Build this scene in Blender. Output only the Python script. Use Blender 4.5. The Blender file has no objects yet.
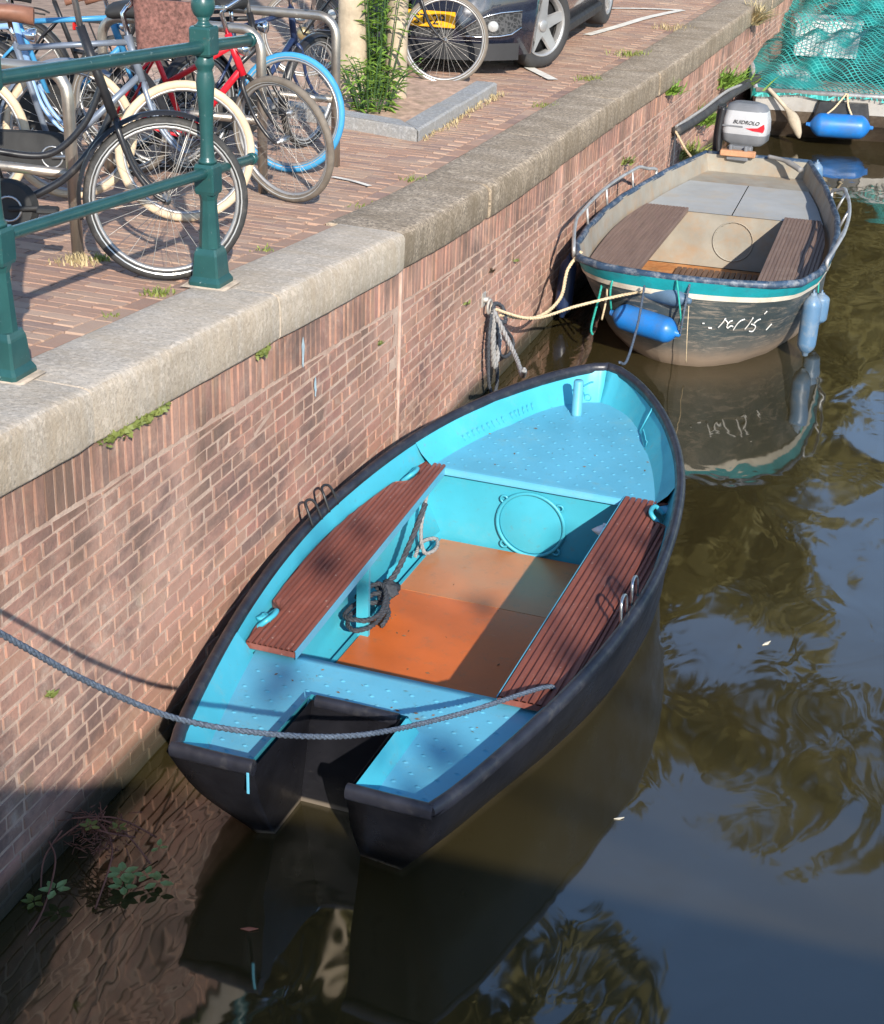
import bpy, math, random
from mathutils import Vector, Matrix
from math import sin, cos, pi, radians, sqrt, atan2, exp
random.seed(7)
SC = bpy.context.scene
COL = SC.collection

# ------------------------------------------------------------------ camera, sky, sun, exposure
YAW, PITCH, ROLL, FPX = 0.313223, 0.432070, 0.0357044, 1597.96
fwh = Vector((-sin(YAW), cos(YAW), 0)); rgt = Vector((cos(YAW), sin(YAW), 0)); up0 = Vector((0, 0, 1))
F = cos(PITCH)*fwh - sin(PITCH)*up0
u_ = rgt.cross(F)
Rv = cos(ROLL)*rgt + sin(ROLL)*u_
Uv = -sin(ROLL)*rgt + cos(ROLL)*u_
cd = bpy.data.cameras.new('camera'); cam = bpy.data.objects.new('camera', cd); COL.objects.link(cam)
cam.matrix_world = Matrix(((Rv.x, Uv.x, -F.x, 2.65345), (Rv.y, Uv.y, -F.y, 0.0), (Rv.z, Uv.z, -F.z, 3.5), (0, 0, 0, 1)))
cd.sensor_fit = 'VERTICAL'; cd.sensor_height = 24.0; cd.lens = 24.0*FPX/1024.0
cd.clip_start = 0.05; cd.clip_end = 2000
SC.camera = cam

TOSUN = Vector((1.0, -1.635, 0.98)).normalized()
wd = bpy.data.worlds.new('World'); SC.world = wd; wd.use_nodes = True
nt = wd.node_tree; nt.nodes.clear()
sky = nt.nodes.new('ShaderNodeTexSky'); sky.sky_type = 'NISHITA'; sky.sun_disc = False
sky.sun_elevation = math.asin(TOSUN.z); sky.sun_rotation = atan2(TOSUN.x, TOSUN.y)
sky.air_density = 1.0; sky.dust_density = 0.2; sky.ozone_density = 2.6
bg = nt.nodes.new('ShaderNodeBackground'); bg.inputs[1].default_value = 0.15
ow = nt.nodes.new('ShaderNodeOutputWorld')
nt.links.new(sky.outputs[0], bg.inputs[0]); nt.links.new(bg.outputs[0], ow.inputs[0])
sl = bpy.data.lights.new('sun', 'SUN'); sl.energy = 4.0; sl.angle = radians(0.55); sl.color = (1.0, 0.93, 0.82)
so = bpy.data.objects.new('sun', sl); COL.objects.link(so); so.location = (10, -16, 12)
so.rotation_euler = TOSUN.to_track_quat('Z', 'Y').to_euler()
SC.view_settings.view_transform = 'Standard'; SC.view_settings.look = 'None'
SC.view_settings.exposure = 0.92; SC.view_settings.gamma = 1.0; SC.view_settings.use_curve_mapping = False

# ------------------------------------------------------------------ helpers: materials
def newmat(name):
    m = bpy.data.materials.new(name); m.use_nodes = True
    t = m.node_tree; b = t.nodes['Principled BSDF']
    return m, t, b
def N(t, typ, **kw):
    n = t.nodes.new(typ)
    for k, v in kw.items():
        if isinstance(k, str) and hasattr(n, k): setattr(n, k, v)
    return n
def L(t, a, b): t.links.new(a, b)
def noise(t, vec, scale, detail=4, rough=0.6, dist=0.0):
    n = t.nodes.new('ShaderNodeTexNoise'); n.inputs['Scale'].default_value = scale
    n.inputs['Detail'].default_value = detail; n.inputs['Roughness'].default_value = rough
    n.inputs['Distortion'].default_value = dist
    if vec is not None: L(t, vec, n.inputs['Vector'])
    return n.outputs['Fac']
def ramp(t, fac, stops):
    r = t.nodes.new('ShaderNodeValToRGB'); L(t, fac, r.inputs[0])
    e = r.color_ramp.elements
    while len(e) < len(stops): e.new(0.5)
    for i, (p, c) in enumerate(stops):
        e[i].position = p
        e[i].color = (c, c, c, 1) if not isinstance(c, tuple) else (c[0], c[1], c[2], 1)
    return r.outputs[0]
def mix(t, fac, a, b, typ='MIX'):
    m = t.nodes.new('ShaderNodeMix'); m.data_type = 'RGBA'; m.blend_type = typ
    if hasattr(fac, 'is_linked'): L(t, fac, m.inputs[0])
    else: m.inputs[0].default_value = fac
    for s, i in ((a, 6), (b, 7)):
        if hasattr(s, 'is_linked'): L(t, s, m.inputs[i])
        else: m.inputs[i].default_value = (s[0], s[1], s[2], 1)
    return m.outputs[2]
def bump(t, b, h, strength=0.3, dist=0.01, nrm=None):
    n = t.nodes.new('ShaderNodeBump'); n.inputs['Strength'].default_value = strength; n.inputs['Distance'].default_value = dist
    L(t, h, n.inputs['Height'])
    if nrm is not None: L(t, nrm, n.inputs['Normal'])
    L(t, n.outputs[0], b.inputs['Normal'])
    return n.outputs[0]
def coords(t, out='Object', scale=None):
    c = t.nodes.new('ShaderNodeTexCoord').outputs[out]
    if scale:
        m = t.nodes.new('ShaderNodeMapping'); m.inputs['Scale'].default_value = scale; L(t, c, m.inputs[0]); c = m.outputs[0]
    return c
def pbr(name, col, rough=0.5, metal=0.0, var=0.18, vs=6.0, bmp=0.0, bs=80.0, dirt=None, dirtamt=0.5, ds=3.0, coat=0.0, ior=1.45):
    m, t, b = newmat(name)
    v = coords(t)
    n = noise(t, v, vs)
    lo = tuple(max(0, c*(1-var)) for c in col); hi = tuple(min(1, c*(1+var)) for c in col)
    c = ramp(t, n, [(0.3, lo), (0.7, hi)])
    if dirt:
        d = ramp(t, noise(t, v, ds, 7, 0.7), [(0.62-0.25*dirtamt, 0.0), (0.75, min(1, dirtamt*1.3))])
        c = mix(t, d, c, dirt)
    L(t, c, b.inputs['Base Color'])
    b.inputs['Metallic'].default_value = metal; b.inputs['IOR'].default_value = ior
    r = ramp(t, noise(t, v, vs*2.3), [(0.3, max(0, rough-0.1)), (0.7, min(1, rough+0.1))])
    L(t, r, b.inputs['Roughness'])
    if coat: b.inputs['Coat Weight'].default_value = coat; b.inputs['Coat Roughness'].default_value = 0.06
    if bmp: bump(t, b, noise(t, v, bs, 3), bmp, 0.004)
    return m

# ------------------------------------------------------------------ helpers: mesh building
class MB:
    def __init__(s): s.v = []; s.f = []; s.c = []; s.smooth = []
    def add(s, vs, fs, sm=False, col=None):
        o = len(s.v); s.v += [tuple(p) for p in vs]
        for f in fs:
            s.f.append(tuple(i+o for i in f)); s.smooth.append(sm); s.c.append(col)
        return s
    def box(s, c, d, rz=0.0, M=None, bev=0.0, col=None):
        hx, hy, hz = d[0]/2, d[1]/2, d[2]/2
        if bev <= 0:
            vs = [(x, y, z) for z in (-hz, hz) for y in (-hy, hy) for x in (-hx, hx)]
            fs = [(0, 2, 3, 1), (4, 5, 7, 6), (0, 1, 5, 4), (2, 6, 7, 3), (0, 4, 6, 2), (1, 3, 7, 5)]
        else:
            e = min(bev, hx*.9, hy*.9, hz*.9); vs = []; fs = []
            rings = []
            for z, i in ((-hz, e), (-hz+e, 0), (hz-e, 0), (hz, e)):
                x, y = hx-i, hy-i
                k = e if i == 0 else e*0.4
                pts = [(-x+k, -y), (x-k, -y), (x, -y+k), (x, y-k), (x-k, y), (-x+k, y), (-x, y-k), (-x, -y+k)]
                rings.append([len(vs)+j for j in range(8)]); vs += [(a, b_, z) for a, b_ in pts]
            fs.append(tuple(reversed(rings[0]))); fs.append(tuple(rings[3]))
            for a, b_ in zip(rings, rings[1:]):
                for j in range(8): fs.append((a[j], a[(j+1) % 8], b_[(j+1) % 8], b_[j]))
        out = []
        for p in vs:
            p = Vector(p)
            if M is not None: p = M @ p
            if rz: p = Vector((p.x*cos(rz)-p.y*sin(rz), p.x*sin(rz)+p.y*cos(rz), p.z))
            out.append((p.x+c[0], p.y+c[1], p.z+c[2]))
        return s.add(out, fs, False, col)
    def tube(s, path, r, n=8, cap=True, closed=False, sm=True):
        P = [Vector(p) for p in path]; m = len(P)
        R = r if isinstance(r, (list, tuple)) else [r]*m
        vs = []; fs = []; prev = None
        for i in range(m):
            if closed: tn = (P[(i+1) % m]-P[i-1])
            else: tn = P[min(i+1, m-1)]-P[max(i-1, 0)]
            if tn.length < 1e-9: tn = Vector((0, 0, 1))
            tn.normalize()
            if prev is None:
                a = Vector((0, 0, 1)) if abs(tn.z) < 0.9 else Vector((1, 0, 0))
                nx = tn.cross(a).normalized()
            else:
                nx = prev - tn*prev.dot(tn)
                if nx.length < 1e-6: nx = tn.orthogonal()
                nx.normalize()
            prev = nx; ny = tn.cross(nx)
            for k in range(n):
                an = 2*pi*k/n; vs.append(P[i]+nx*(R[i]*cos(an))+ny*(R[i]*sin(an)))
        rng = m if closed else m-1
        for i in range(rng):
            a = i*n; b = ((i+1) % m)*n
            for k in range(n): fs.append((a+k, a+(k+1) % n, b+(k+1) % n, b+k))
        if cap and not closed:
            fs.append(tuple(reversed(range(n)))); fs.append(tuple((m-1)*n+k for k in range(n)))
        return s.add(vs, fs, sm)
    def lathe(s, prof, c=(0, 0, 0), n=16, M=None, sm=True, cap=True):
        vs = []; fs = []
        for r, z in prof:
            for k in range(n):
                a = 2*pi*k/n; p = Vector((r*cos(a), r*sin(a), z))
                if M is not None: p = M @ p
                vs.append((p.x+c[0], p.y+c[1], p.z+c[2]))
        for i in range(len(prof)-1):
            for k in range(n): fs.append((i*n+k, i*n+(k+1) % n, (i+1)*n+(k+1) % n, (i+1)*n+k))
        if cap: fs.append(tuple(reversed(range(n)))); fs.append(tuple((len(prof)-1)*n+k for k in range(n)))
        return s.add(vs, fs, sm)
    def grid(s, rows, closed=False, sm=True, col=None):
        m = len(rows); n = len(rows[0]); vs = [p for r in rows for p in r]; fs = []
        for i in range(m-1):
            for k in range(n if closed else n-1):
                fs.append((i*n+k, i*n+(k+1) % n, (i+1)*n+(k+1) % n, (i+1)*n+k))
        return s.add(vs, fs, sm, col)
    def poly(s, pts, col=None): return s.add(pts, [tuple(range(len(pts)))], False, col)
    def prism(s, pts, z0, z1):
        n = len(pts); vs = [(x, y, z0) for x, y in pts]+[(x, y, z1) for x, y in pts]
        fs = [tuple(reversed(range(n))), tuple(range(n, 2*n))]+[(i, (i+1) % n, n+(i+1) % n, n+i) for i in range(n)]
        return s.add(vs, fs)
    def torus(s, c, R, r, axis='y', n=32, k=8, a0=0.0, a1=None, sx=1.0):
        full = a1 is None
        pts = []
        m = n if full else n+1
        for i in range(m):
            a = (2*pi*i/n) if full else a0+(a1-a0)*i/n
            x, z = R*cos(a), R*sin(a)
            pts.append({'y': (c[0]+x, c[1], c[2]+z), 'z': (c[0]+x, c[1]+z, c[2]), 'x': (c[0], c[1]+x, c[2]+z)}[axis])
        return s.tube(pts, r, k, closed=full)
    def build(s, name, m, parent=None, loc=None, rz=0.0, tintname=None):
        me = bpy.data.meshes.new(name); vs = s.v
        if loc is not None:
            cr, sr = cos(-rz), sin(-rz)
            vs = [((x-loc[0])*cr-(y-loc[1])*sr, (x-loc[0])*sr+(y-loc[1])*cr, z-loc[2]) for x, y, z in vs]
        me.from_pydata(vs, [], s.f); me.update()
        me.polygons.foreach_set('use_smooth', s.smooth)
        if any(c is not None for c in s.c):
            at = me.color_attributes.new('tint', 'FLOAT_COLOR', 'CORNER'); buf = []
            for f, c in zip(s.f, s.c):
                c = c or (1, 1, 1)
                buf += [c[0], c[1], c[2], 1.0]*len(f)
            at.data.foreach_set('color', buf)
        o = bpy.data.objects.new(name, me); COL.objects.link(o)
        if m: me.materials.append(m)
        if parent is not None: o.parent = parent
        elif loc is not None: o.location = loc; o.rotation_euler = (0, 0, rz)
        return o
def weld(o, ang=40):
    import bmesh
    b = bmesh.new(); b.from_mesh(o.data); bmesh.ops.remove_doubles(b, verts=b.verts, dist=0.0004)
    bmesh.ops.recalc_face_normals(b, faces=b.faces); b.to_mesh(o.data); b.free()
    return o
def tag(o, label, cat, group=None, kind=None):
    o['label'] = label; o['category'] = cat
    if group: o['group'] = group
    if kind: o['kind'] = kind
    return o
def thing(name, label, cat, loc=(0, 0, 0), rz=0.0, group=None):
    o = bpy.data.objects.new(name, None); COL.objects.link(o); o.empty_display_size = 0.1
    o.location = loc; o.rotation_euler = (0, 0, rz)
    return tag(o, label, cat, group)
def struct(o): o['kind'] = 'structure'; return o
def lerp(a, b, t): return a+(b-a)*t
def table(T, x):
    if x <= T[0][0]: return T[0][1]
    for (x0, y0), (x1, y1) in zip(T, T[1:]):
        if x <= x1: return y0+(y1-y0)*(x-x0)/(x1-x0)
    return T[-1][1]
def smooth_table(T, x):
    # monotone-ish cubic (Catmull-Rom) interpolation
    if x <= T[0][0]: return T[0][1]
    if x >= T[-1][0]: return T[-1][1]
    for i in range(len(T)-1):
        if x <= T[i+1][0]:
            x0, y0 = T[i]; x1, y1 = T[i+1]; h = x1-x0
            m0 = (y1-T[i-1][1])/(x1-T[i-1][0]) if i > 0 else (y1-y0)/h
            m1 = (T[i+2][1]-y0)/(T[i+2][0]-x0) if i+2 < len(T) else (y1-y0)/h
            t = (x-x0)/h
            return (2*t**3-3*t*t+1)*y0+(t**3-2*t*t+t)*h*m0+(-2*t**3+3*t*t)*y1+(t**3-t*t)*h*m1
def spline(pts, n=8):
    P = [Vector(p) for p in pts]; out = []
    for i in range(len(P)-1):
        a = P[max(i-1, 0)]; b = P[i]; c = P[i+1]; d = P[min(i+2, len(P)-1)]
        for k in range(n):
            t = k/n
            out.append(0.5*((2*b)+(c-a)*t+(2*a-5*b+4*c-d)*t*t+(3*b-a-3*c+d)*t**3))
    out.append(P[-1]); return out
def rope(name, pts, r, m, label, cat='rope', group=None, n=10, sides=6, jitter=0.0):
    p = spline(pts, n)
    if jitter: p = [q+Vector((random.uniform(-1, 1), random.uniform(-1, 1), random.uniform(-1, 1)))*jitter for q in p]
    mb = MB()
    if isinstance(r, float) and r >= 0.0075:
        # three strands laid round the line of the rope
        q = [p[0]]; step = r*1.1
        for a, b_ in zip(p, p[1:]):
            k = max(1, int((b_-a).length/step)); q += [a.lerp(b_, (i+1)/k) for i in range(k)]
        prev = None; fr = []
        for i in range(len(q)):
            tn = (q[min(i+1, len(q)-1)]-q[max(i-1, 0)])
            tn = tn.normalized() if tn.length > 1e-9 else Vector((0, 0, 1))
            nx = tn.orthogonal() if prev is None else prev-tn*prev.dot(tn)
            nx.normalize(); prev = nx; fr.append((nx, tn.cross(nx)))
        dist = 0.0; ang = []
        for i in range(len(q)):
            if i: dist += (q[i]-q[i-1]).length
            ang.append(dist/(r*7.0)*2*pi)
        for s_ in range(3):
            mb.tube([q[i]+(fr[i][0]*cos(ang[i]+s_*2.0944)+fr[i][1]*sin(ang[i]+s_*2.0944))*r*.52 for i in range(len(q))], r*.58, 5)
    else: mb.tube(p, r, sides)
    o = mb.build(name, m, loc=tuple(p[0]))
    return tag(o, label, cat, group)

# ------------------------------------------------------------------ heights of the quay
ZT = [(-6, 2.25), (0, 1.92), (2, 1.785), (3.83, 1.664), (5.83, 1.535), (7.34, 1.430), (8.2, 1.378), (9.2, 1.347), (12.14, 1.308), (14.5, 1.268), (18.5, 1.243), (30, 1.22), (120, 1.2)]
def ztop(y): return smooth_table(ZT, y)
COPH = 0.20
def zpave(x, y): return ztop(y)-0.012+min(0.05, max(0, -x-0.4)*0.012)

# ------------------------------------------------------------------ materials of the setting
def tint_mat(name, mortar_like=False, stains=True, rough=0.85):
    m, t, b = newmat(name)
    a = t.nodes.new('ShaderNodeVertexColor'); a.layer_name = 'tint'
    v = coords(t)
    c = a.outputs[0]
    c = mix(t, ramp(t, noise(t, v, 45, 6, 0.7), [(0.3, 0.0), (0.75, 0.55)]), c, (0.36, 0.25, 0.19))
    return m, t, b, v, c
# brick face of the quay
m_brick, t, b, v, c = tint_mat('quay_brick')
c = mix(t, ramp(t, noise(t, v, 0.85, 5, 0.6), [(0.42, 0.0), (0.68, 0.55)]), c, (0.50, 0.315, 0.24))
eff = ramp(t, noise(t, v, 9.0, 12, 0.80, 0.4), [(0.50, 0.0), (0.66, 0.65)])
effm = ramp(t, noise(t, v, 1.1, 5, 0.65), [(0.45, 0.15), (0.66, 1.0)])
me_ = t.nodes.new('ShaderNodeMath'); me_.operation = 'MULTIPLY'; L(t, eff, me_.inputs[0]); L(t, effm, me_.inputs[1])
c = mix(t, me_.outputs[0], c, (0.60, 0.49, 0.40))
soot = ramp(t, noise(t, coords(t, 'Object', (1.0, 1.0, 1.3)), 1.35, 9, 0.74, 0.3), [(0.485, 0.0), (0.64, 0.82)])
c = mix(t, soot, c, (0.15, 0.10, 0.088))
# upright brown-black streaks that run down from the coping
vst = coords(t, 'Object', (1.0, 2.4, 0.8))
sep = t.nodes.new('ShaderNodeSeparateXYZ'); L(t, coords(t), sep.inputs[0])
near_top = t.nodes.new('ShaderNodeAttribute'); near_top.attribute_name = 'drop'
stk = ramp(t, noise(t, vst, 1.25, 6, 0.65), [(0.42, 0.0), (0.64, 0.70)])
mx = t.nodes.new('ShaderNodeMath'); mx.operation = 'MULTIPLY'; L(t, stk, mx.inputs[0]); L(t, near_top.outputs['Fac'], mx.inputs[1])
c = mix(t, mx.outputs[0], c, (0.105, 0.075, 0.058))
c = mix(t, ramp(t, noise(t, v, 2.0, 6, 0.7), [(0.62, 0.0), (0.76, 0.35)]), c, (0.32, 0.28, 0.15))
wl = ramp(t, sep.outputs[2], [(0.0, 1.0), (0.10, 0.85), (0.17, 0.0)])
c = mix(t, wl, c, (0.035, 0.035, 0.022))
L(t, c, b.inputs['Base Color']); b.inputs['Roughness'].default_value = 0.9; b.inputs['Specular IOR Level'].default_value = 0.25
bump(t, b, noise(t, v, 70, 6, 0.7), 0.7, 0.006)
m_mortar, t, b = newmat('quay_mortar')
v = coords(t)
c = ramp(t, noise(t, v, 6, 8, 0.7), [(0.3, (0.36, 0.225, 0.17)), (0.7, (0.58, 0.43, 0.335))])
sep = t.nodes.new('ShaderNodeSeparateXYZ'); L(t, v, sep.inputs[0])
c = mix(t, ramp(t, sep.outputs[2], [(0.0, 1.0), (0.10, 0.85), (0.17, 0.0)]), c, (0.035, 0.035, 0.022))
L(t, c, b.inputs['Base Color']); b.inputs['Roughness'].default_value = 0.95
bump(t, b, noise(t, v, 90, 5, 0.7), 0.8, 0.008)
# pavers
m_paver, t, b, v, c = tint_mat('paver_clay')
c = mix(t, ramp(t, noise(t, v, 1.1, 8, 0.7), [(0.45, 0.0), (0.75, 0.5)]), c, (0.42, 0.33, 0.25))
L(t, c, b.inputs['Base Color']); b.inputs['Roughness'].default_value = 0.85
bump(t, b, noise(t, v, 60, 5, 0.7), 0.6, 0.005)
m_sand = pbr('joint_sand', (0.29, 0.20, 0.145), 0.95, var=0.35, vs=9, bmp=0.6, bs=120)
m_soil = pbr('bed_soil', (0.46, 0.31, 0.23), 0.95, var=0.35, vs=14, bmp=0.9, bs=90, dirt=(0.22, 0.17, 0.10), dirtamt=0.6, ds=8)
# stone of the coping: pale granite and older, stained stone
def stone(name, base, speck, stain, stainamt, grain=0.85):
    m, t, b = newmat(name); v = coords(t)
    c = ramp(t, noise(t, v, 3.0, 6, 0.65), [(0.3, tuple(k*0.82 for k in base)), (0.7, tuple(min(1, k*1.12) for k in base))])
    sp = ramp(t, noise(t, v, 70, 4, 0.7), [(0.40, grain), (0.50, 0.0)])
    c = mix(t, sp, c, speck)
    sp2 = ramp(t, noise(t, v, 44, 3, 0.6), [(0.54, 0.0), (0.60, grain)])
    c = mix(t, sp2, c, tuple(min(1, k*1.55) for k in base))
    st = ramp(t, noise(t, coords(t, 'Object', (1, 2.2, 0.8)), 2.6, 8, 0.72), [(0.42, 0.0), (0.68, stainamt)])
    c = mix(t, st, c, stain)
    # weathering below the nose of the stone, on its upright face
    ge = t.nodes.new('ShaderNodeNewGeometry'); sx = t.nodes.new('ShaderNodeSeparateXYZ'); L(t, ge.outputs['True Normal'], sx.inputs[0])
    fr = ramp(t, sx.outputs[0], [(0.55, 0.0), (0.8, 1.0)])
    fs = ramp(t, noise(t, coords(t, 'Object', (1, 5.0, 0.9)), 2.0, 7, 0.7), [(0.30, 0.0), (0.62, stainamt)])
    mm = t.nodes.new('ShaderNodeMath'); mm.operation = 'MULTIPLY'; L(t, fr, mm.inputs[0]); L(t, fs, mm.inputs[1])
    c = mix(t, mm.outputs[0], c, tuple(k*0.8 for k in stain))
    L(t, c, b.inputs['Base Color']); b.inputs['Roughness'].default_value = 0.88; b.inputs['Specular IOR Level'].default_value = 0.3
    bump(t, b, noise(t, v, 55, 7, 0.75), 0.8, 0.008)
    return m
m_stone_pale = stone('coping_pale', (0.52, 0.45, 0.37), (0.20, 0.165, 0.13), (0.46, 0.35, 0.23), 0.5, 0.42)
m_stone_dark = stone('coping_stained', (0.39, 0.315, 0.235), (0.10, 0.082, 0.068), (0.20, 0.15, 0.095), 0.72)
m_kerb = stone('kerb_granite', (0.31, 0.31, 0.31), (0.23, 0.23, 0.23), (0.30, 0.27, 0.22), 0.4, 0.5)
m_road_paint = pbr('road_paint', (0.74, 0.70, 0.62), 0.8, var=0.1, vs=10, dirt=(0.40, 0.30, 0.24), dirtamt=0.55, ds=9)
# water of the canal
m_water, t, b = newmat('canal_water')
v = coords(t)
c = ramp(t, noise(t, v, 0.5, 3), [(0.35, (0.027, 0.021, 0.008)), (0.7, (0.038, 0.030, 0.011))])
L(t, c, b.inputs['Base Color']); b.inputs['Roughness'].default_value = 0.045; b.inputs['IOR'].default_value = 2.05
n1 = noise(t, coords(t, 'Object', (1.0, 0.55, 1.0)), 1.25, 2, 0.4, 0.5)
n2 = noise(t, coords(t, 'Object', (1.0, 0.6, 1.0)), 4.2, 2, 0.45, 0.9)
calm = ramp(t, noise(t, v, 0.33, 2), [(0.35, 0.12), (0.7, 1.0)])
b1 = t.nodes.new('ShaderNodeBump'); b1.inputs['Strength'].default_value = 0.26; b1.inputs['Distance'].default_value = 0.10; L(t, n1, b1.inputs['Height'])
mm = t.nodes.new('ShaderNodeMath'); mm.operation = 'MULTIPLY'; L(t, n2, mm.inputs[0]); L(t, calm, mm.inputs[1])
b2 = t.nodes.new('ShaderNodeBump'); b2.inputs['Strength'].default_value = 0.16; b2.inputs['Distance'].default_value = 0.035; L(t, mm.outputs[0], b2.inputs['Height']); L(t, b1.outputs[0], b2.inputs['Normal'])
L(t, b2.outputs[0], b.inputs['Normal'])
# leaves and plants
def leafmat(name, c1, c2):
    m, t, b = newmat(name); v = coords(t)
    c = ramp(t, noise(t, v, 9, 3), [(0.3, c1), (0.7, c2)]); L(t, c, b.inputs['Base Color']); b.inputs['Roughness'].default_value = 0.55
    tr = t.nodes.new('ShaderNodeBsdfTranslucent'); L(t, c, tr.inputs[0])
    ms = t.nodes.new('ShaderNodeMixShader'); ms.inputs[0].default_value = 0.3
    L(t, b.outputs[0], ms.inputs[1]); L(t, tr.outputs[0], ms.inputs[2]); L(t, ms.outputs[0], t.nodes['Material Output'].inputs[0])
    return m
m_leaf = leafmat('leaf_green', (0.17, 0.15, 0.052), (0.28, 0.24, 0.09))
m_leaf_bright = leafmat('leaf_bright', (0.10, 0.20, 0.025), (0.24, 0.38, 0.06))
m_leaf_dark = leafmat('leaf_dark', (0.03, 0.075, 0.02), (0.08, 0.16, 0.05))
m_grass = leafmat('grass_blade', (0.14, 0.20, 0.035), (0.36, 0.37, 0.10))
m_straw = leafmat('straw', (0.42, 0.33, 0.17), (0.62, 0.50, 0.28))
m_moss = leafmat('moss', (0.10, 0.14, 0.03), (0.27, 0.30, 0.08))
m_twig = pbr('twig_brown', (0.10, 0.065, 0.04), 0.9, var=0.3)
m_bark = pbr('bark_pale', (0.40, 0.32, 0.225), 0.9, var=0.3, vs=7, bmp=0.9, bs=35)
m_bark_dark = pbr('bark_dark', (0.13, 0.10, 0.075), 0.9, var=0.3, bmp=0.8, bs=30)

# ------------------------------------------------------------------ ground, water
def sheet(name, x0, x1, ys, zf, m, nx=1):
    rows = [[(lerp(x0, x1, i/nx), y, zf(lerp(x0, x1, i/nx), y)) for i in range(nx+1)] for y in ys]
    mb = MB(); mb.grid(rows, sm=True); return struct(mb.build(name, m))
w = MB(); w.grid([[(-0.35, y, 0.0), (16.2, y, 0.0)] for y in (-60, 0, 30, 160)]); struct(w.build('water', m_water))
ysl = [-12+i*0.5 for i in range(90)]+[40, 60, 160, 600]
sheet('street', -400, -0.30, ysl, lambda x, y: zpave(x, y)-0.013, m_sand, 1)
fb = MB(); fb.box((216, 50, 0.1), (400, 900, 2.0)); struct(fb.build('far_bank_ground', pbr('far_bank_paving', (0.25, 0.2, 0.17), 0.9)))

def brickset(mb, u0, u1, v0, v1, pos, depth=0.010, bev=0.006, col=(1, 1, 1), top=None):
    """one brick: face from (u0,v0) to (u1,v1); pos(u,v,d) maps to the world"""
    va, vb = (v1, v1) if top is None else top
    if va-v0 < 0.012 and vb-v0 < 0.012: return
    va = max(va, v0+0.004); vb = max(vb, v0+0.004)
    j = lambda: random.uniform(-0.0022, 0.0022)
    base = [(u0, v0), (u1, v0), (u1, vb), (u0, va)]
    e = bev
    inn = [(u0+e+j(), v0+e+j()), (u1-e+j(), v0+e+j()), (u1-e+j(), max(vb-e+j(), v0+e+.002)), (u0+e+j(), max(va-e+j(), v0+e+.002))]
    vs = [pos(p[0], p[1], -0.012) for p in base]+[pos(p[0], p[1], depth+j()*0.8) for p in inn]
    mb.add(vs, [(4, 5, 6, 7), (0, 1, 5, 4), (1, 2, 6, 5), (2, 3, 7, 6), (3, 0, 4, 7)], False, col)

def brick_colour():
    r = random.random(); k = random.uniform(0.86, 1.12)
    if r < 0.66: c = (0.40, 0.195, 0.142)
    elif r < 0.86: c = (0.43, 0.225, 0.165)
    elif r < 0.96: c = (0.32, 0.160, 0.125)
    else: c = (0.23, 0.125, 0.105)
    return tuple(min(1, q*k*random.uniform(0.95, 1.05)) for q in c)

# ------------------------------------------------------------------ quay wall
quay = thing('quay_wall', 'weathered red brick canal wall with stone coping along the street edge', 'wall', (0, 3, 0))
def wallx(y): return 0.0 if y < 7.36 else -0.018
mb = MB(); mor = MB()
posw = lambda u, v, d: (wallx(u)+d, u, v)
Y0, Y1 = 1.6, 30.0
zc = lambda y: ztop(y)-COPH
SOL = 0.185
# the soldier course straight under the coping
y = Y0
while y < Y1:
    wdt = random.uniform(0.052, 0.062)
    brickset(mb, y+0.0025, y+wdt-0.0025, zc(y)-SOL, zc(y)-0.006, posw, 0.010+random.uniform(-.003, .004), 0.005, brick_colour(), (zc(y)-0.006, zc(y+wdt)-0.006)); y += wdt
# body of the wall, level courses cut off below the soldiers
pitch = 0.0605; z = -0.30; k = 0
while z < 1.8:
    y = Y0-random.uniform(0, 0.1)
    while y < Y1:
        hdr = (k % 2 == 0) if random.random() < 0.85 else random.random() < 0.5
        wdt = random.uniform(0.098, 0.108) if hdr else random.uniform(0.195, 0.215)
        ta, tb = zc(y)-SOL-0.012, zc(y+wdt)-SOL-0.012
        if z < max(ta, tb)-0.012:
            jz = random.uniform(-0.002, 0.002); hz = z+pitch-random.uniform(.0035, .0075)+jz
            brickset(mb, y+random.uniform(.0015, .0045), y+wdt-random.uniform(.0015, .0045), z+jz, hz, posw, 0.007+random.uniform(-.003, .003), random.uniform(0.003, 0.007), brick_colour(), (min(hz, ta), min(hz, tb)))
        y += wdt
    z += pitch; k += 1
brk = mb.build('brick_face', m_brick, quay, loc=(0, 3, 0))
at = brk.data.attributes.new('drop', 'FLOAT', 'POINT')
dv = []
for vv in brk.data.vertices:
    yy = vv.co.y+3; d = (zc(yy)-vv.co.z); dv.append(max(0.0, min(1.0, 1.3-d/0.65)))
at.data.foreach_set('value', dv)
for ya, yb in ((Y0-8, 7.36), (7.36, 40)):
    n = 40; mor.grid([[(wallx(ya+.01)+0.003, lerp(ya, yb, i/n), -0.6) for i in range(n+1)], [(wallx(ya+.01)+0.003, lerp(ya, yb, i/n), zc(lerp(ya, yb, i/n))) for i in range(n+1)]])
mor.build('mortar_bed', m_mortar, quay, loc=(0, 3, 0))
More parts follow.
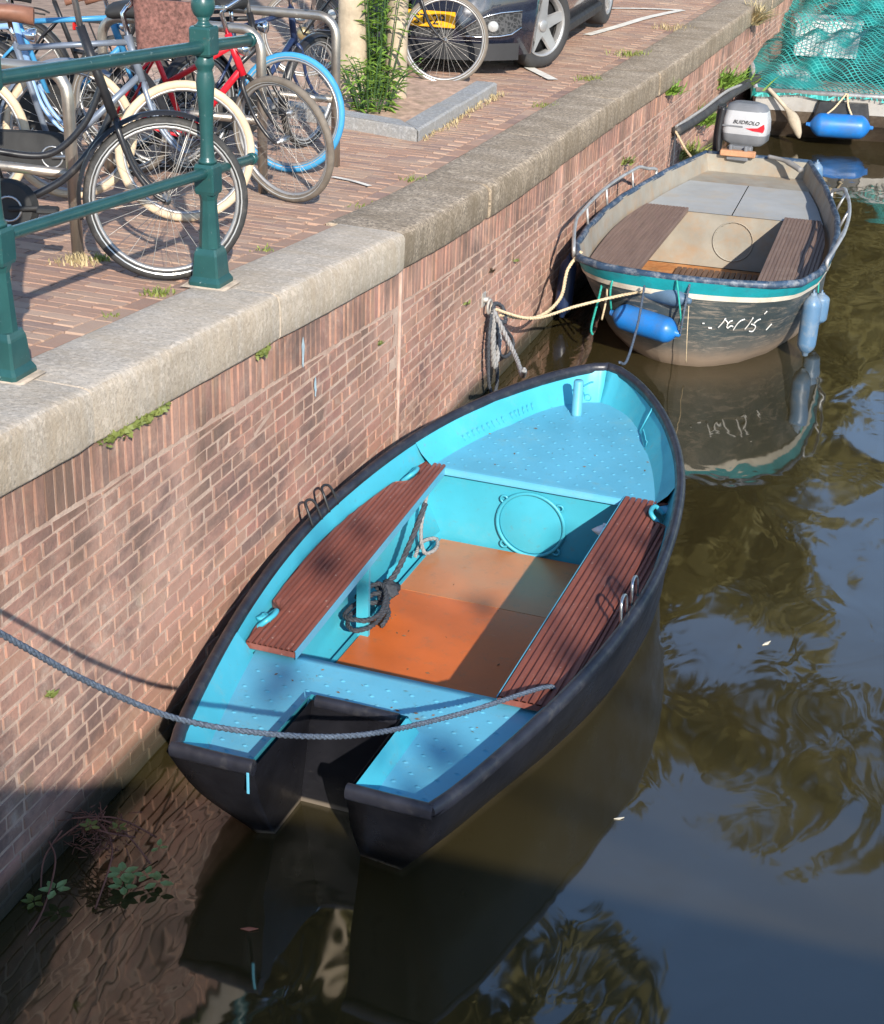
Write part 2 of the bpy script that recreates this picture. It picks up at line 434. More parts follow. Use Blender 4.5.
# pale mortar seam where the two stretches of wall meet
sm_ = MB(); sm_.box((-0.001, 7.362, (zc(7.36)-0.3)/2), (0.030, 0.022, zc(7.36)+0.3), bev=0.006); sm_.build('mortar_seam', pbr('seam_mortar', (.44, .30, .24), .95, var=.3, vs=9, dirt=(.20, .14, .12), dirtamt=.6, ds=6), quay, loc=(0, 3, 0))
m_smear = pbr('paint_smear', (.36, .46, .50), .9, var=.25, vs=30)
for y, z, h_, w_ in ((6.10, 1.19, .07, .018), (6.24, .985, .055, .014)):
    sm_ = MB(); rr = random.Random(int(y*100)); n = 14
    sm_.poly([(.0145, y+(w_*cos(2*pi*k/n))*rr.uniform(.5, 1.2), z+h_*sin(2*pi*k/n)*rr.uniform(.7, 1.1)) for k in range(n)]); sm_.build('paint_smear', m_smear, quay, loc=(0, 3, 0))
# coping stones
def coping(y0, y1, xf, xb, m, lab=None):
    n = max(4, int((y1-y0)/0.12)); rows = []
    g = 0.0035
    prof = lambda y: [(xb, ztop(y)-COPH), (xb, ztop(y)-0.004), (xb+0.01, ztop(y)), (lerp(xb, xf, 0.35), ztop(y)+0.002), (lerp(xb, xf, 0.7), ztop(y)+0.001), (xf-0.048, ztop(y)), (xf-0.036, ztop(y)-0.001), (xf-0.017, ztop(y)-0.007), (xf-0.006, ztop(y)-0.020), (xf-0.001, ztop(y)-0.036), (xf, ztop(y)-0.05), (xf, ztop(y)-0.11), (xf-0.001, ztop(y)-COPH+0.012), (xf-0.006, ztop(y)-COPH+0.003), (xf-0.02, ztop(y)-COPH)]
    ph = random.uniform(0, 9)
    for i in range(n+1):
        yy = lerp(y0+g, y1-g, i/n)
        sh = 0.009 if i in (0, n) else 0.0
        r = []
        for j, (x, z) in enumerate(prof(yy)):
            wob = 0.003*sin(yy*7+ph+j*.5)+0.0025*sin(yy*23+ph*2+j*.9)+0.002*sin(yy*51+j)
            r.append((x+(wob if j > 5 else wob*.3)-(sh if j > 5 else 0), yy, z+wob*0.35-(sh*.5 if 2 < j < 8 else 0)))
        rows.append(r)
    mb = MB(); mb.grid(rows, closed=True, sm=True)
    mb.poly(list(reversed(rows[0]))); mb.poly(rows[-1])
    o = mb.build('coping_stone', m, quay, loc=(0, 3, 0))
    if lab: o['label'] = lab
    return o
ed = [0.9, 2.75, 4.33, 5.83, 7.355]
for a, b_ in zip(ed, ed[1:]): coping(a, b_, 0.035, -0.335, m_stone_pale)
ed = [7.355, 8.82, 10.4, 12.14, 13.7, 15.9, 18.5, 20.4, 22.6, 25, 28, 31, 36]
for i, (a, b_) in enumerate(zip(ed, ed[1:])): coping(a, b_, 0.022+(0.012 if i % 3 == 1 else 0), -0.40, m_stone_dark)

# ------------------------------------------------------------------ pavement of clay pavers
mb = MB()
def paver_colour():
    r = random.random(); k = random.uniform(0.86, 1.14)
    c = (0.34, 0.195, 0.135) if r < .55 else ((0.40, 0.26, 0.185) if r < .8 else (0.255, 0.155, 0.125))
    return tuple(q*k for q in c)
posp = lambda u, v, d: (v, u, zpave(v, u)+d-0.008)
y = 2.5                                                  # row of soldiers beside the coping
while y < 26:
    l = random.uniform(0.195, 0.21)
    xb = -0.343 if y < 7.25 else -0.408
    brickset(mb, y, y+l-0.008, xb-0.095, xb-0.004, posp, 0.006+random.uniform(-.003, .002), 0.006, tuple(q*0.95 for q in paver_colour())); y += l
y = 2.5; k = 0
while y < 26.0:
    wd_ = random.uniform(0.068, 0.076)
    x0 = (-0.445 if y < 7.25 else -0.51)-(0.10 if k % 2 else 0.0)
    if k % 2: brickset(mb, y, y+wd_-0.008, x0+0.004, x0+0.10, posp, 0.006, 0.006, paver_colour())
    x = x0; xend = -3.2 if y < 12 else -4.2
    while x > xend:
        l = random.uniform(0.198, 0.210)
        brickset(mb, y, y+wd_-0.006, x-l+0.005, x, posp, 0.003+random.uniform(-.0015, .001), 0.0025, paver_colour()); x -= l
    y += wd_; k += 1
struct(mb.build('pavement', m_paver))
# painted lines of the parking bays
def line_sheet(pts, wdt=0.09):
    mb = MB(); P = spline([(p[0], p[1], 0) for p in pts], 12); a = []; b_ = []
    for i, p in enumerate(P):
        tn = (P[min(i+1, len(P)-1)]-P[max(i-1, 0)]); tn.normalize(); nx = Vector((-tn.y, tn.x, 0))*wdt/2
        q = p+nx; r = p-nx; a.append((q.x, q.y, zpave(q.x, q.y)+0.006)); b_.append((r.x, r.y, zpave(r.x, r.y)+0.006))
    mb.grid([a, b_]); return struct(mb.build('road_marking', m_road_paint))
line_sheet([(-1.15, 13.6), (-1.02, 13.3), (-0.85, 13.05), (-0.68, 12.80)], 0.09)
line_sheet([(-1.10, 15.6), (-0.98, 16.4), (-0.86, 17.3), (-0.66, 18.15)], 0.09)
line_sheet([(-1.6, 17.6), (-1.1, 17.95), (-0.66, 18.15)], 0.08)
line_sheet([(-0.86, 8.56), (-0.72, 8.52), (-0.58, 8.44)], 0.035)

# kerb round the planting bed and the bed itself
kb = thing('planting_bed_kerb', 'grey granite kerb round the bare planting bed by the tree', 'kerb', (-0.85, 9.9, 1.33))
def kerbstone(pts, name='kerb_stone'):
    mb = MB(); zt = max(zpave(x, y) for x, y in pts)+0.075
    n = len(pts); e = 0.012
    cx_ = sum(p[0] for p in pts)/n; cy_ = sum(p[1] for p in pts)/n
    inn = [(x+(cx_-x)*0.03+e*(1 if cx_ > x else -1), y+e*(1 if cy_ > y else -1)) for x, y in pts]
    rows = [[(x, y, zt-0.25) for x, y in pts], [(x, y, zt-e) for x, y in pts], [(x, y, zt) for x, y in inn]]
    mb.grid(rows, closed=True, sm=False); mb.poly(rows[-1])
    return mb.build(name, m_kerb, kb, loc=(-0.85, 9.9, 1.33))
kerbstone([(-0.80, 9.87), (-0.835, 10.86), (-1.005, 10.84), (-0.975, 10.08)][:4])
kerbstone([(-0.838, 10.87), (-0.875, 11.87), (-1.05, 11.87), (-1.009, 10.85)])
kerbstone([(-0.805, 9.865), (-0.98, 10.075), (-1.95, 10.36), (-1.95, 10.19)])
kerbstone([(-1.955, 10.19), (-1.955, 10.36), (-3.1, 10.68), (-3.1, 10.50)])
rows = [[(lerp(-3.6, -1.0, i/14), lerp(10.2, 12.0, k/10)+0.12*(1-i/14), zpave(-1.5, 11)+0.03+random.uniform(-.012, .012)) for i in range(15)] for k in range(11)]
mb = MB(); mb.grid(rows); struct(mb.build('bed_soil', m_soil))

# ------------------------------------------------------------------ blue boat
def bluemat(name, base, wear):
    m, t, b = newmat(name); v = coords(t)
    c = ramp(t, noise(t, v, 2.2, 5), [(0.3, tuple(k*0.88 for k in base)), (0.7, tuple(min(1, k*1.1) for k in base))])
    c = mix(t, ramp(t, noise(t, v, 3.5, 9, 0.75), [(0.52, 0.0), (0.8, wear)]), c, (0.24, 0.50, 0.55))
    c = mix(t, ramp(t, noise(t, v, 28, 7, 0.75), [(0.58, 0.0), (0.70, 0.40)]), c, (0.10, 0.17, 0.18))
    c = mix(t, ramp(t, noise(t, v, 7, 9, 0.8), [(0.57, 0.0), (0.72, 0.38)]), c, (0.16, 0.27, 0.28))
    L(t, c, b.inputs['Base Color']); b.inputs['Roughness'].default_value = 0.42
    L(t, ramp(t, noise(t, v, 5, 5), [(0.3, 0.32), (0.7, 0.55)]), b.inputs['Roughness'])
    bump(t, b, noise(t, v, 40, 4), 0.12, 0.003)
    return m
m_blue = bluemat('boat_blue', (0.050, 0.365, 0.475), 0.25)
m_bluedeck = bluemat('deck_blue', (0.098, 0.365, 0.515), 0.40)
m_hull, t, b = newmat('hull_black'); v = coords(t)
c = ramp(t, noise(t, v, 4, 6, 0.65), [(0.3, (0.006, 0.006, 0.008)), (0.75, (0.016, 0.016, 0.020))])
sep = t.nodes.new('ShaderNodeSeparateXYZ'); L(t, v, sep.inputs[0])
c = mix(t, ramp(t, sep.outputs[2], [(0.0, 0.9), (0.012, 0.75), (0.022, 0.0)]), c, (0.17, 0.14, 0.11))
sc_ = ramp(t, noise(t, coords(t, 'Object', (1.0, 1.0, 5.0)), 9, 8, 0.8), [(0.60, 0.0), (0.70, 0.5)])
lowz = ramp(t, sep.outputs[2], [(0.05, 1.0), (0.25, 0.15)])
mm = t.nodes.new('ShaderNodeMath'); mm.operation = 'MULTIPLY'; L(t, sc_, mm.inputs[0]); L(t, lowz, mm.inputs[1])
c = mix(t, mm.outputs[0], c, (0.13, 0.12, 0.11))
L(t, c, b.inputs['Base Color']); b.inputs['Specular IOR Level'].default_value = 0.28
L(t, ramp(t, noise(t, v, 6, 6, .7), [(.3, .22), (.7, .5)]), b.inputs['Roughness'])
bump(t, b, noise(t, v, 9, 5), 0.25, 0.006)
m_rubber = pbr('rubber_fender', (0.018, 0.019, 0.027), 0.38, var=0.3, vs=12, bmp=0.15, bs=50, dirt=(0.10, 0.095, 0.09), dirtamt=0.35, ds=14)
def woodmat(name, base, dark, rough=0.5, grain=(30, 2, 30), pale=None):
    m, t, b = newmat(name); v = coords(t)
    g = noise(t, coords(t, 'Object', grain), 1.0, 6, 0.65)
    c = ramp(t, g, [(0.3, dark), (0.7, base)])
    if pale: c = mix(t, ramp(t, noise(t, v, 6, 7, 0.7), [(0.55, 0.0), (0.75, 0.6)]), c, pale)
    c = mix(t, ramp(t, noise(t, v, 42, 3), [(0.68, 0.0), (0.72, 0.55)]), c, (0.5, 0.42, 0.36))
    L(t, c, b.inputs['Base Color']); b.inputs['Roughness'].default_value = rough
    bump(t, b, g, 0.25, 0.003)
    return m
m_deckboard = woodmat('bench_redwood', (0.255, 0.078, 0.052), (0.145, 0.046, 0.033), 0.5, pale=(0.30, 0.13, 0.10))
def floormat(name, base, wornc):
    m, t, b = newmat(name); v = coords(t)
    c = ramp(t, noise(t, v, 3, 6, 0.6), [(0.3, tuple(k*0.85 for k in base)), (0.7, tuple(k*1.12 for k in base))])
    c = mix(t, ramp(t, noise(t, v, 2.0, 5, 0.6), [(0.45, 0.0), (0.66, 0.75)]), c, wornc)
    c = mix(t, ramp(t, noise(t, v, 16, 8, 0.75), [(0.54, 0.0), (0.70, 0.5)]), c, (0.24, 0.13, 0.075))
    c = mix(t, ramp(t, noise(t, coords(t, 'Object', (1.0, 9.0, 1.0)), 11, 6, 0.8), [(0.66, 0.0), (0.72, 0.45)]), c, (0.62, 0.45, 0.30))
    L(t, c, b.inputs['Base Color']); b.inputs['Roughness'].default_value = 0.32
    wv = t.nodes.new('ShaderNodeTexWave'); wv.inputs['Scale'].default_value = 55; wv.inputs['Distortion'].default_value = 0.4; L(t, v, wv.inputs['Vector'])
    bump(t, b, wv.outputs['Fac'], 0.10, 0.002)
    return m
m_floor_a = floormat('floor_panel_orange', (0.56, 0.128, 0.028), (0.47, 0.125, 0.04))
m_floor_b = floormat('floor_panel_worn', (0.50, 0.17, 0.062), (0.42, 0.215, 0.115))
m_rope_dark = pbr('rope_dark', (0.045, 0.05, 0.06), 0.8, var=0.4, vs=60, bmp=0.6, bs=160)
m_rope_grey = pbr('rope_grey', (0.26, 0.255, 0.25), 0.85, var=0.35, vs=80, bmp=0.6, bs=200)
m_rope_tan = pbr('rope_tan', (0.56, 0.44, 0.28), 0.85, var=0.3, vs=80, bmp=0.6, bs=200)
m_rope_bluegrey = pbr('rope_bluegrey', (0.075, 0.098, 0.135), 0.75, var=0.6, vs=130, bmp=0.9, bs=200)
m_rope_teal = pbr('rope_teal', (0.02, 0.30, 0.25), 0.8, var=0.3, vs=90)
m_steel = pbr('steel', (0.52, 0.52, 0.52), 0.32, 1.0, var=0.12)
m_chrome = pbr('chrome', (0.72, 0.72, 0.73), 0.16, 1.0, var=0.08)
m_blackmetal = pbr('black_metal', (0.022, 0.022, 0.024), 0.38, 0.0, var=0.3)

S0X, S0Y, AX = 0.862, 4.07, math.atan(0.025)
b1 = thing('open_boat', 'bright blue open boat with red-brown benches and a black hull, nearest the camera', 'boat', (S0X, S0Y, 0), -AX); b1.scale = (1.033, 1.033, 1.0)
G_HW = [(0, .471), (.15, .516), (.3, .556), (.65, .635), (1.0, .698), (1.4, .746), (1.8, .764), (2.2, .742), (2.55, .697), (2.8, .645), (3.05, .570), (3.3, .470), (3.5, .368), (3.66, .265), (3.78, .165), (3.85, .09), (3.885, 0.0)]
LB = 3.885
def ghw(s): return max(0.0, table(G_HW, s) if s > 3.6 else smooth_table(G_HW, s))
def gz(s): return 0.452+0.004*s+0.0125*max(0, s-0.4)**2 if s < 3.9 else 0.66
W_HW = [(.25, .272), (.44, .33), (.66, .39), (.87, .454), (1.15, .532), (1.46, .598), (1.77, .632), (2.19, .645), (2.62, .59), (2.95, .475), (3.2, .34), (3.4, .20), (3.5, .10), (3.56, 0)]
M_HW = [(.10, .41), (.3, .475), (.65, .56), (1.0, .625), (1.4, .685), (1.8, .712), (2.2, .70), (2.6, .645), (2.9, .555), (3.2, .42), (3.45, .27), (3.6, .15), (3.68, .06), (3.71, 0)]
B_HW = [(.34, .17), (.7, .24), (1.2, .33), (1.8, .38), (2.3, .36), (2.8, .24), (3.2, .09), (3.35, 0)]
levels = [(G_HW, None), (M_HW, 0.52), (W_HW, 0.0), (B_HW, -0.16)]
NU = 56
def lev(li, u):
    T, zr = levels[li]; s = lerp(T[0][0], T[-1][0], 1-(1-u)**1.6)
    w = max(0, table(T, s)) if u > 0.9 else max(0, smooth_table(T, s))
    z = gz(s) if zr is None else (gz(s)*zr if zr > 0 else zr)
    return (s, w, z)
def hullpt(v, u):
    # v 0..3 through the levels (quadratic blend between)
    P = [lev(i, u) for i in range(4)]
    i = min(2, int(v)); f = v-i
    a = P[max(0, i-1)]; b_ = P[i]; c = P[i+1]; d = P[min(3, i+2)]
    out = []
    for k in range(3):
        p0, p1, p2, p3 = a[k], b_[k], c[k], d[k]
        out.append(0.5*((2*p1)+(p2-p0)*f+(2*p0-5*p1+4*p2-p3)*f*f+(3*p1-p0-3*p2+p3)*f**3))
    out[1] = max(0, out[1]); return out
mb = MB()
VS = [i*3/12 for i in range(13)]
for sd in (-1, 1):
    rows = []
    for v in VS:
        rows.append([(sd*hullpt(v, u/NU)[1], hullpt(v, u/NU)[0], hullpt(v, u/NU)[2]) for u in range(NU+1)])
    mb.grid(rows if sd > 0 else rows[::-1])
    # bottom
    last = [hullpt(3, u/NU) for u in range(NU+1)]
    mb.grid([[(sd*p[1], p[0], p[2]) for p in last], [(0, p[0], p[2]-0.02) for p in last]])
NOTCH = 0.165; ND = 0.485
def notchw(sd, z):
    f = max(0, min(1, (0.45-z)/0.45)); return (-NOTCH-0.045*f) if sd < 0 else (NOTCH-0.05*f)
for sd in (-1, 1):
    col = [hullpt(v, 0) for v in VS]
    rim = [(sd*p[1], p[0], p[2]) for p in col]; inn = [(notchw(sd, p[2]), p[0]+0.02, p[2]) for p in col]
    rows = []
    for f in (0, .25, .5, .75, 1.0): rows.append([(lerp(a[0], q[0], f), lerp(a[1], q[1], f), lerp(a[2], q[2], f)) for a, q in zip(rim, inn)])
    mb.grid(rows)
    wall = [[(notchw(sd, p[2]), lerp(p[0]+0.02, ND, f), p[2]) for p in col] for f in (0, .5, 1)]
    mb.grid(wall, sm=False)
mb.grid([[(lerp(notchw(-1, z), notchw(1, z), i/4), ND+0.0*z, z) for z in (0.45, 0.2, 0.0, -0.2)] for i in range(5)], sm=False)
hull = mb.build('hull', m_hull, b1); weld(hull)
# black rubber rubbing strake round the gunwale, the sterns and the notch
def ell_tube(mb, path, rw, rh, n=10, closed=False):
    P = [Vector(p) for p in path]; rows = []
    for i, p in enumerate(P):
        tn = (P[min(i+1, len(P)-1)]-P[max(i-1, 0)]); tn.normalize(); nx = Vector((tn.y, -tn.x, 0)).normalized()
        rows.append([tuple(p+nx*rw*cos(2*pi*k/n)+Vector((0, 0, 1))*rh*sin(2*pi*k/n)) for k in range(n)])
    mb.grid(rows, closed=True); mb.poly(rows[0][::-1]); mb.poly(rows[-1])
def gun(sd, u0=0.0):
    out = []
    for i in range(NU+1):
        s, w_, z = lev(0, i/NU); w_ = max(0, w_-0.022); s = s-0.022*max(0, (s-3.0)/0.885)
        out.append((sd*w_, s, z))
    return out
mb = MB()
gl = gun(-1)+gun(1)[::-1][1:]
gl[0] = (gl[0][0], 0.02, gl[0][2]); gl[-1] = (gl[-1][0], 0.02, gl[-1][2])
ell_tube(mb, gl, 0.024, 0.031, 12)
for sd in (-1, 1): ell_tube(mb, [(sd*0.462, 0.022, 0.452), (sd*0.31, 0.024, 0.45), (sd*NOTCH, 0.028, 0.449)], 0.023, 0.030, 12)
ell_tube(mb, [(-NOTCH+.01, ND+.012, 0.44), (0, ND+0.014, .44), (NOTCH-.01, ND+.012, 0.44)], 0.02, 0.025, 12)
mb.build('rubbing_strake', m_rubber, b1)
# inner skin
def inr(s, off): return max(0.0, ghw(s)-off)
DA, AF = 0.375, 0.845          # aft deck height, its forward edge
FF, FZ = 2.705, 0.415          # forward bulkhead, its top
fz = lambda s: FZ+0.055*max(0, (s-FF)/1.1)
mb = MB()
def bow_in(off, ss): # inner outline offset inward from the gunwale
    s = ss*(1-off/LB*0.9); return max(0, ghw(ss)-off*(1 if ss < 3.3 else max(.25, (3.885-ss)/0.585))), (ss if ss < 3.2 else 3.2+(ss-3.2)*(1-off*1.15/0.685))
ssl = [lerp(0.0, LB, 1-(1-i/70)**1.5) for i in range(71)]
for sd in (-1, 1):
    top = []; low = []
    for s in ssl:
        w1, s1 = bow_in(0.045, s); top.append((sd*w1, s1, gz(s)+0.004))
    # aft bulwark
    A = [s for s in ssl if s <= AF+0.03]
    mb.grid([[(sd*inr(s, 0.040), max(s, .05), gz(s)+0.008) for s in A], [(sd*inr(s, 0.085), max(s, .05), lerp(gz(s), DA, .5)) for s in A], [(sd*inr(s, 0.115), max(s, .09), DA) for s in A]])
    # sides of the cockpit, down to the floor
    Bs = [lerp(AF-.05, FF+.05, i/24) for i in range(25)]
    mb.grid([[(sd*inr(s, 0.040), s, gz(s)+0.008) for s in Bs], [(sd*inr(s, 0.072), s, 0.40) for s in Bs], [(sd*inr(s, 0.10), s, 0.22) for s in Bs], [(sd*min(inr(s, 0.17), smooth_table(W_HW, s)), s, 0.06) for s in Bs], [(sd*(smooth_table(W_HW, s)-.03), s, 0.008) for s in Bs], [(0, s, -0.01) for s in Bs]])
    # bow bulwark
    Fs = [s for s in ssl if s >= FF-0.03]+[LB]
    r0 = []; r1 = []; r2 = []
    for s in Fs:
        w0, a = bow_in(0.038, s); w1, b_ = bow_in(0.075, s); w2, c = bow_in(0.13, s)
        r0.append((sd*w0, a, gz(s)+0.006)); r1.append((sd*w1, b_, lerp(gz(s), fz(s), .5))); r2.append((sd*w2, c, fz(c)))
    mb.grid([r0, r1, r2])
    # inner faces of the two stern wells and the notch rim
    mb.grid([[(sd*0.43, 0.052, 0.462), (sd*0.19, 0.052, 0.462)], [(sd*0.41, 0.085, DA), (sd*0.215, 0.085, DA)]], sm=False)
    mb.grid([[(sd*(NOTCH+0.018), 0.05, 0.462), (sd*(NOTCH+0.018), ND+.02, 0.455)], [(sd*(NOTCH+0.05), 0.085, DA), (sd*(NOTCH+0.05), ND+0.06, DA)]], sm=False)
mb.grid([[(-NOTCH-.018, ND+.03, 0.452), (NOTCH+.018, ND+.03, 0.452)], [(-NOTCH-.05, ND+.06, DA), (NOTCH+.05, ND+.06, DA)]], sm=False)
# bulkheads
for s, zt in ((AF-0.004, DA-0.002), (FF+0.004, FZ-0.002)):
    mb.grid([[(lerp(-1, 1, i/12)*(smooth_table(W_HW, s)-.02), s, 0.004) for i in range(13)], [(lerp(-inr(s, .10), inr(s, .10), i/12), s, .22) for i in range(13)], [(lerp(-inr(s, .055), inr(s, .055), i/12), s, zt) for i in range(13)]], sm=False)
mb.build('inner_skin', m_blue, b1)
# decks with their raised grip studs
def studs(mb, test, zf, s0, s1):
    s = s0; r = 0
    while s < s1:
        w_ = -0.75+(0.045 if r % 2 else 0)
        while w_ < 0.76:
            if test(w_, s):
                q = Vector((w_+random.uniform(-.004, .004), s+random.uniform(-.004, .004), zf(s)))
                a, c, h = 0.0125, 0.007, 0.0055
                mb.add([(q.x-a, q.y, q.z), (q.x, q.y-c, q.z), (q.x+a, q.y, q.z), (q.x, q.y+c, q.z), (q.x-a*.3, q.y, q.z+h), (q.x+a*.3, q.y, q.z+h)], [(0, 1, 5, 4), (1, 2, 5), (2, 3, 4, 5), (3, 0, 4)], True)
            w_ += 0.09
        s += 0.058; r += 1
mb = MB()
As = [0.088, 0.2, 0.35, ND+.058]
for sd in (-1, 1): mb.grid([[(sd*inr(s, 0.113), s, DA), (sd*(NOTCH+0.048), s, DA)] for s in As], sm=False)
As = [ND+.058, 0.62, 0.75, AF-.012]
mb.grid([[(lerp(-inr(s, .113), inr(s, .113), i/8), s, DA) for i in range(9)] for s in As], sm=False)
mb.grid([[(lerp(-inr(AF, .05), inr(AF, .05), i/8), AF-.012, DA) for i in range(9)], [(lerp(-inr(AF, .05), inr(AF, .05), i/8), AF+.026, DA-.004) for i in range(9)], [(lerp(-inr(AF, .05), inr(AF, .05), i/8), AF+.030, DA-.03) for i in range(9)]])
studs(mb, lambda w_, s: abs(w_) < inr(s, .14) and (abs(w_) > NOTCH+.07 or s > ND+.09), lambda s: DA, 0.12, AF-0.03)
mb.build('aft_deck', m_bluedeck, b1)
mb = MB(); rows = []
for s in [lerp(FF-0.012, LB, 1-(1-i/40)**1.6) for i in range(41)]:
    w2, c = bow_in(0.128, s); rows.append([(lerp(-w2, w2, i/10), c, fz(c)) for i in range(11)])
mb.grid(rows, sm=False)
def onfore(w_, s):
    return s > FF+0.03 and s < 3.62 and abs(w_) < bow_in(0.16, s)[0]
n_ = 13
mb.grid([[(lerp(-inr(FF, .045), inr(FF, .045), i/8), FF+.0, FZ+.001) for i in range(9)], [(lerp(-inr(FF, .045), inr(FF, .045), i/8), FF-.028, FZ-.003) for i in range(9)], [(lerp(-inr(FF, .045), inr(FF, .045), i/8), FF-.031, FZ-.03) for i in range(9)]])
studs(mb, onfore, fz, FF+0.045, 3.6)
mb.build('foredeck', m_bluedeck, b1)
# round hatch in the forward bulkhead
mb = MB()
hc = (-0.04, FF-0.012, 0.19)
mb.torus(hc, 0.165, 0.0095, 'y', 40, 8)
for a in (40, 140, 225, 318):
    x, z = hc[0]+0.178*cos(radians(a)), hc[2]+0.178*sin(radians(a)); mb.torus((x, hc[1], z), 0.017, 0.006, 'y', 14, 6)
hd = MB(); hd.lathe([(0.158, 0.0), (0.158, 0.006), (0.15, 0.009), (0.001, 0.009)], (hc[0], FF, hc[2]), 40, Matrix.Rotation(radians(90), 4, 'X'))
h_o = hd.build('hatch_cover', m_blue, b1); mb.build('hatch_ring', m_blue, h_o)
# floor panels
FZ0 = 0.03
def panel(x0, x1, s0, s1, m):
    mb = MB(); rows = []
    lim = lambda s: smooth_table(W_HW, s)-0.012
    for i in range(9):
        s = lerp(s0, s1, i/8); a = max(x0, -lim(s)); c = min(x1, lim(s))
        rows.append([(a, s, FZ0-.02), (a, s, FZ0-.004), (a+.004, s, FZ0), (c-.004, s, FZ0), (c, s, FZ0-.004), (c, s, FZ0-.02)])
    mb.grid(rows, sm=False); mb.poly(rows[0][::-1]); mb.poly(rows[-1]); return mb.build('floor_panel', m, b1)
panel(-0.475, 0.62, AF+0.03, 1.33, m_floor_a); panel(-0.475, 0.62, 1.334, 2.118, m_floor_a); panel(-0.49, 0.62, 2.122, FF-0.02, m_floor_b)
mb = MB(); mb.box((-0.488, (1.33+FF)/2, FZ0-0.01), (0.014, FF-1.33-.05, 0.03)); mb.build('floor_edging', m_blue, b1)
# benches of grooved boards
def bench(sd, inn0, inn1):
    s0, s1 = AF-0.035, FF+0.005; ns = 40; z1 = 0.424; th = 0.030
    edges = []
    def outer(s):
        o = inr(s, 0.078)
        if sd < 0:
            if abs(s-1.06) < 0.07: o -= 0.05
            if abs(s-2.52) < 0.08: o -= 0.055
            o = o-0.004
        else:
            o += 0.012
            if abs(s-2.58) < 0.09: o -= 0.07
        return o
    inn = lambda s: lerp(inn0, inn1, (s-s0)/(s1-s0))
    nb = 2 if sd < 0 else 2
    mbs = MB(); gaps = MB()
    boards = [(0.0, 0.49), (0.505, 1.0)] if sd < 0 else [(0.0, 0.56), (0.575, 1.0)]
    # the boards run straight, parallel to the inner edge; the outer edge is cut along the boat's side
    wid = 0.36 if sd < 0 else 0.40
    for f0, f1 in boards:
        ng = 8
        for g in range(ng):
            a0 = lerp(f0, f1, g/ng)*wid; a1 = lerp(f0, f1, (g+1)/ng)*wid
            gr = 0.0058
            prof = [(a0, -0.011), (a0+gr*.55, -0.009), (a0+gr, 0), (a1-gr, 0), (a1-gr*.55, -0.009), (a1, -0.011)]
            rows = []
            for i in range(ns+1):
                s = lerp(s0, s1, i/ns); r = []
                for a, dz in prof:
                    w_ = min(inn(s)+a, max(outer(s), inn(s)+0.03)); r.append((sd*w_, s, z1+dz-(0.0 if inn(s)+a < outer(s) else 0.004)))
                rows.append(r)
            mbs.grid(rows, sm=False)
    # underside and edge
    rows = []
    for i in range(ns+1):
        s = lerp(s0, s1, i/ns); o = max(min(inn(s)+wid, outer(s)), inn(s)+.03)
        rows.append([(sd*inn(s), s, z1-.006), (sd*inn(s), s, z1-th), (sd*o, s, z1-th), (sd*o, s, z1-.006)])
    mbs.grid(rows, sm=False); mbs.poly(rows[0][::-1]); mbs.poly(rows[-1])
    bo = mbs.build('bench', m_deckboard, b1)
    fr = MB()
    fr.grid([[(sd*(inn(lerp(s0, s1, i/10))-dx), lerp(s0, s1, i/10), zz) for i in range(11)] for dx, zz in ((0.0, z1-.004), (0.004, z1-.004), (0.004, z1-.040), (0.0, z1-.040))], sm=False)
    fr.build('bench_frame', m_bluedeck, bo)
    lg = MB(); s = 1.66
    lg.box((sd*(inn(s)+0.035), s, (z1-th)/2), (0.055, 0.02, z1-th-.002)); lg.build('bench_post', m_blue, bo)
    return bo
bench(-1, 0.385, 0.478); bench(1, 0.412, 0.396)
# grab handles on the gunwale, two a side
def handle(sd, s, mtl=m_blackmetal):
    w_ = ghw(s)-0.05; z = gz(s)+0.02; h = 0.08; q = 1 if sd < 0 else .2
    for ds in (-0.085, 0.085):
        mb = MB()
        p = [(sd*w_, s+ds-0.042, z-.02), (sd*w_-q*.03, s+ds-0.036, z+h*.7), (sd*w_-q*.05, s+ds-0.014, z+h*.95), (sd*w_-q*.05, s+ds+0.026, z+h*.95), (sd*w_-q*.03, s+ds+0.044, z+h*.7), (sd*w_, s+ds+0.048, z-.02)]
        mb.tube(spline(p, 4), 0.0062, 8); mb.build('grab_handle', mtl, b1)
handle(1, 1.54, m_steel); handle(-1, 1.83)
# samson post with its ring, bow seams, cleat loops, paint run
mb = MB(); ps = 3.53; px_ = -0.07
mb.lathe([(0.030, 0.0), (0.026, 0.006), (0.026, 0.185), (0.022, 0.192), (0.001, 0.193)], (px_, ps, fz(ps)), 20)
pso = mb.build('samson_post', m_bluedeck, b1)
mb = MB(); mb.tube(spline([(px_+.026, ps, fz(ps)+.165), (px_+.06, ps, fz(ps)+.19), (px_+.075, ps, fz(ps)+.195)], 5), 0.005, 6); mb.torus((px_+.052, ps, fz(ps)+.105), 0.017, 0.0035, 'y', 16, 6); mb.tube([(px_+.026, ps, fz(ps)+.15), (px_+.035, ps, fz(ps)+.11)], 0.004, 6)
mb.build('post_hook', m_blue, pso)
for sd, s in ((-1, 0.99), (-1, 2.52), (1, 2.56)):
    mb = MB(); w_ = inr(s, 0.095); mb.tube(spline([(sd*w_, s-.05, .41), (sd*(w_-.035), s-.045, .445), (sd*(w_-.045), s, .45), (sd*(w_-.035), s+.045, .445), (sd*w_, s+.05, .41)], 5), 0.011, 8)
    mb.build('mooring_eye', m_blue, b1)
mb = MB(); mb.box((-0.176, 0.005, 0.40), (0.010, 0.004, 0.085), bev=0.002); mb.build('paint_run', m_bluedeck, b1)
mb = MB()
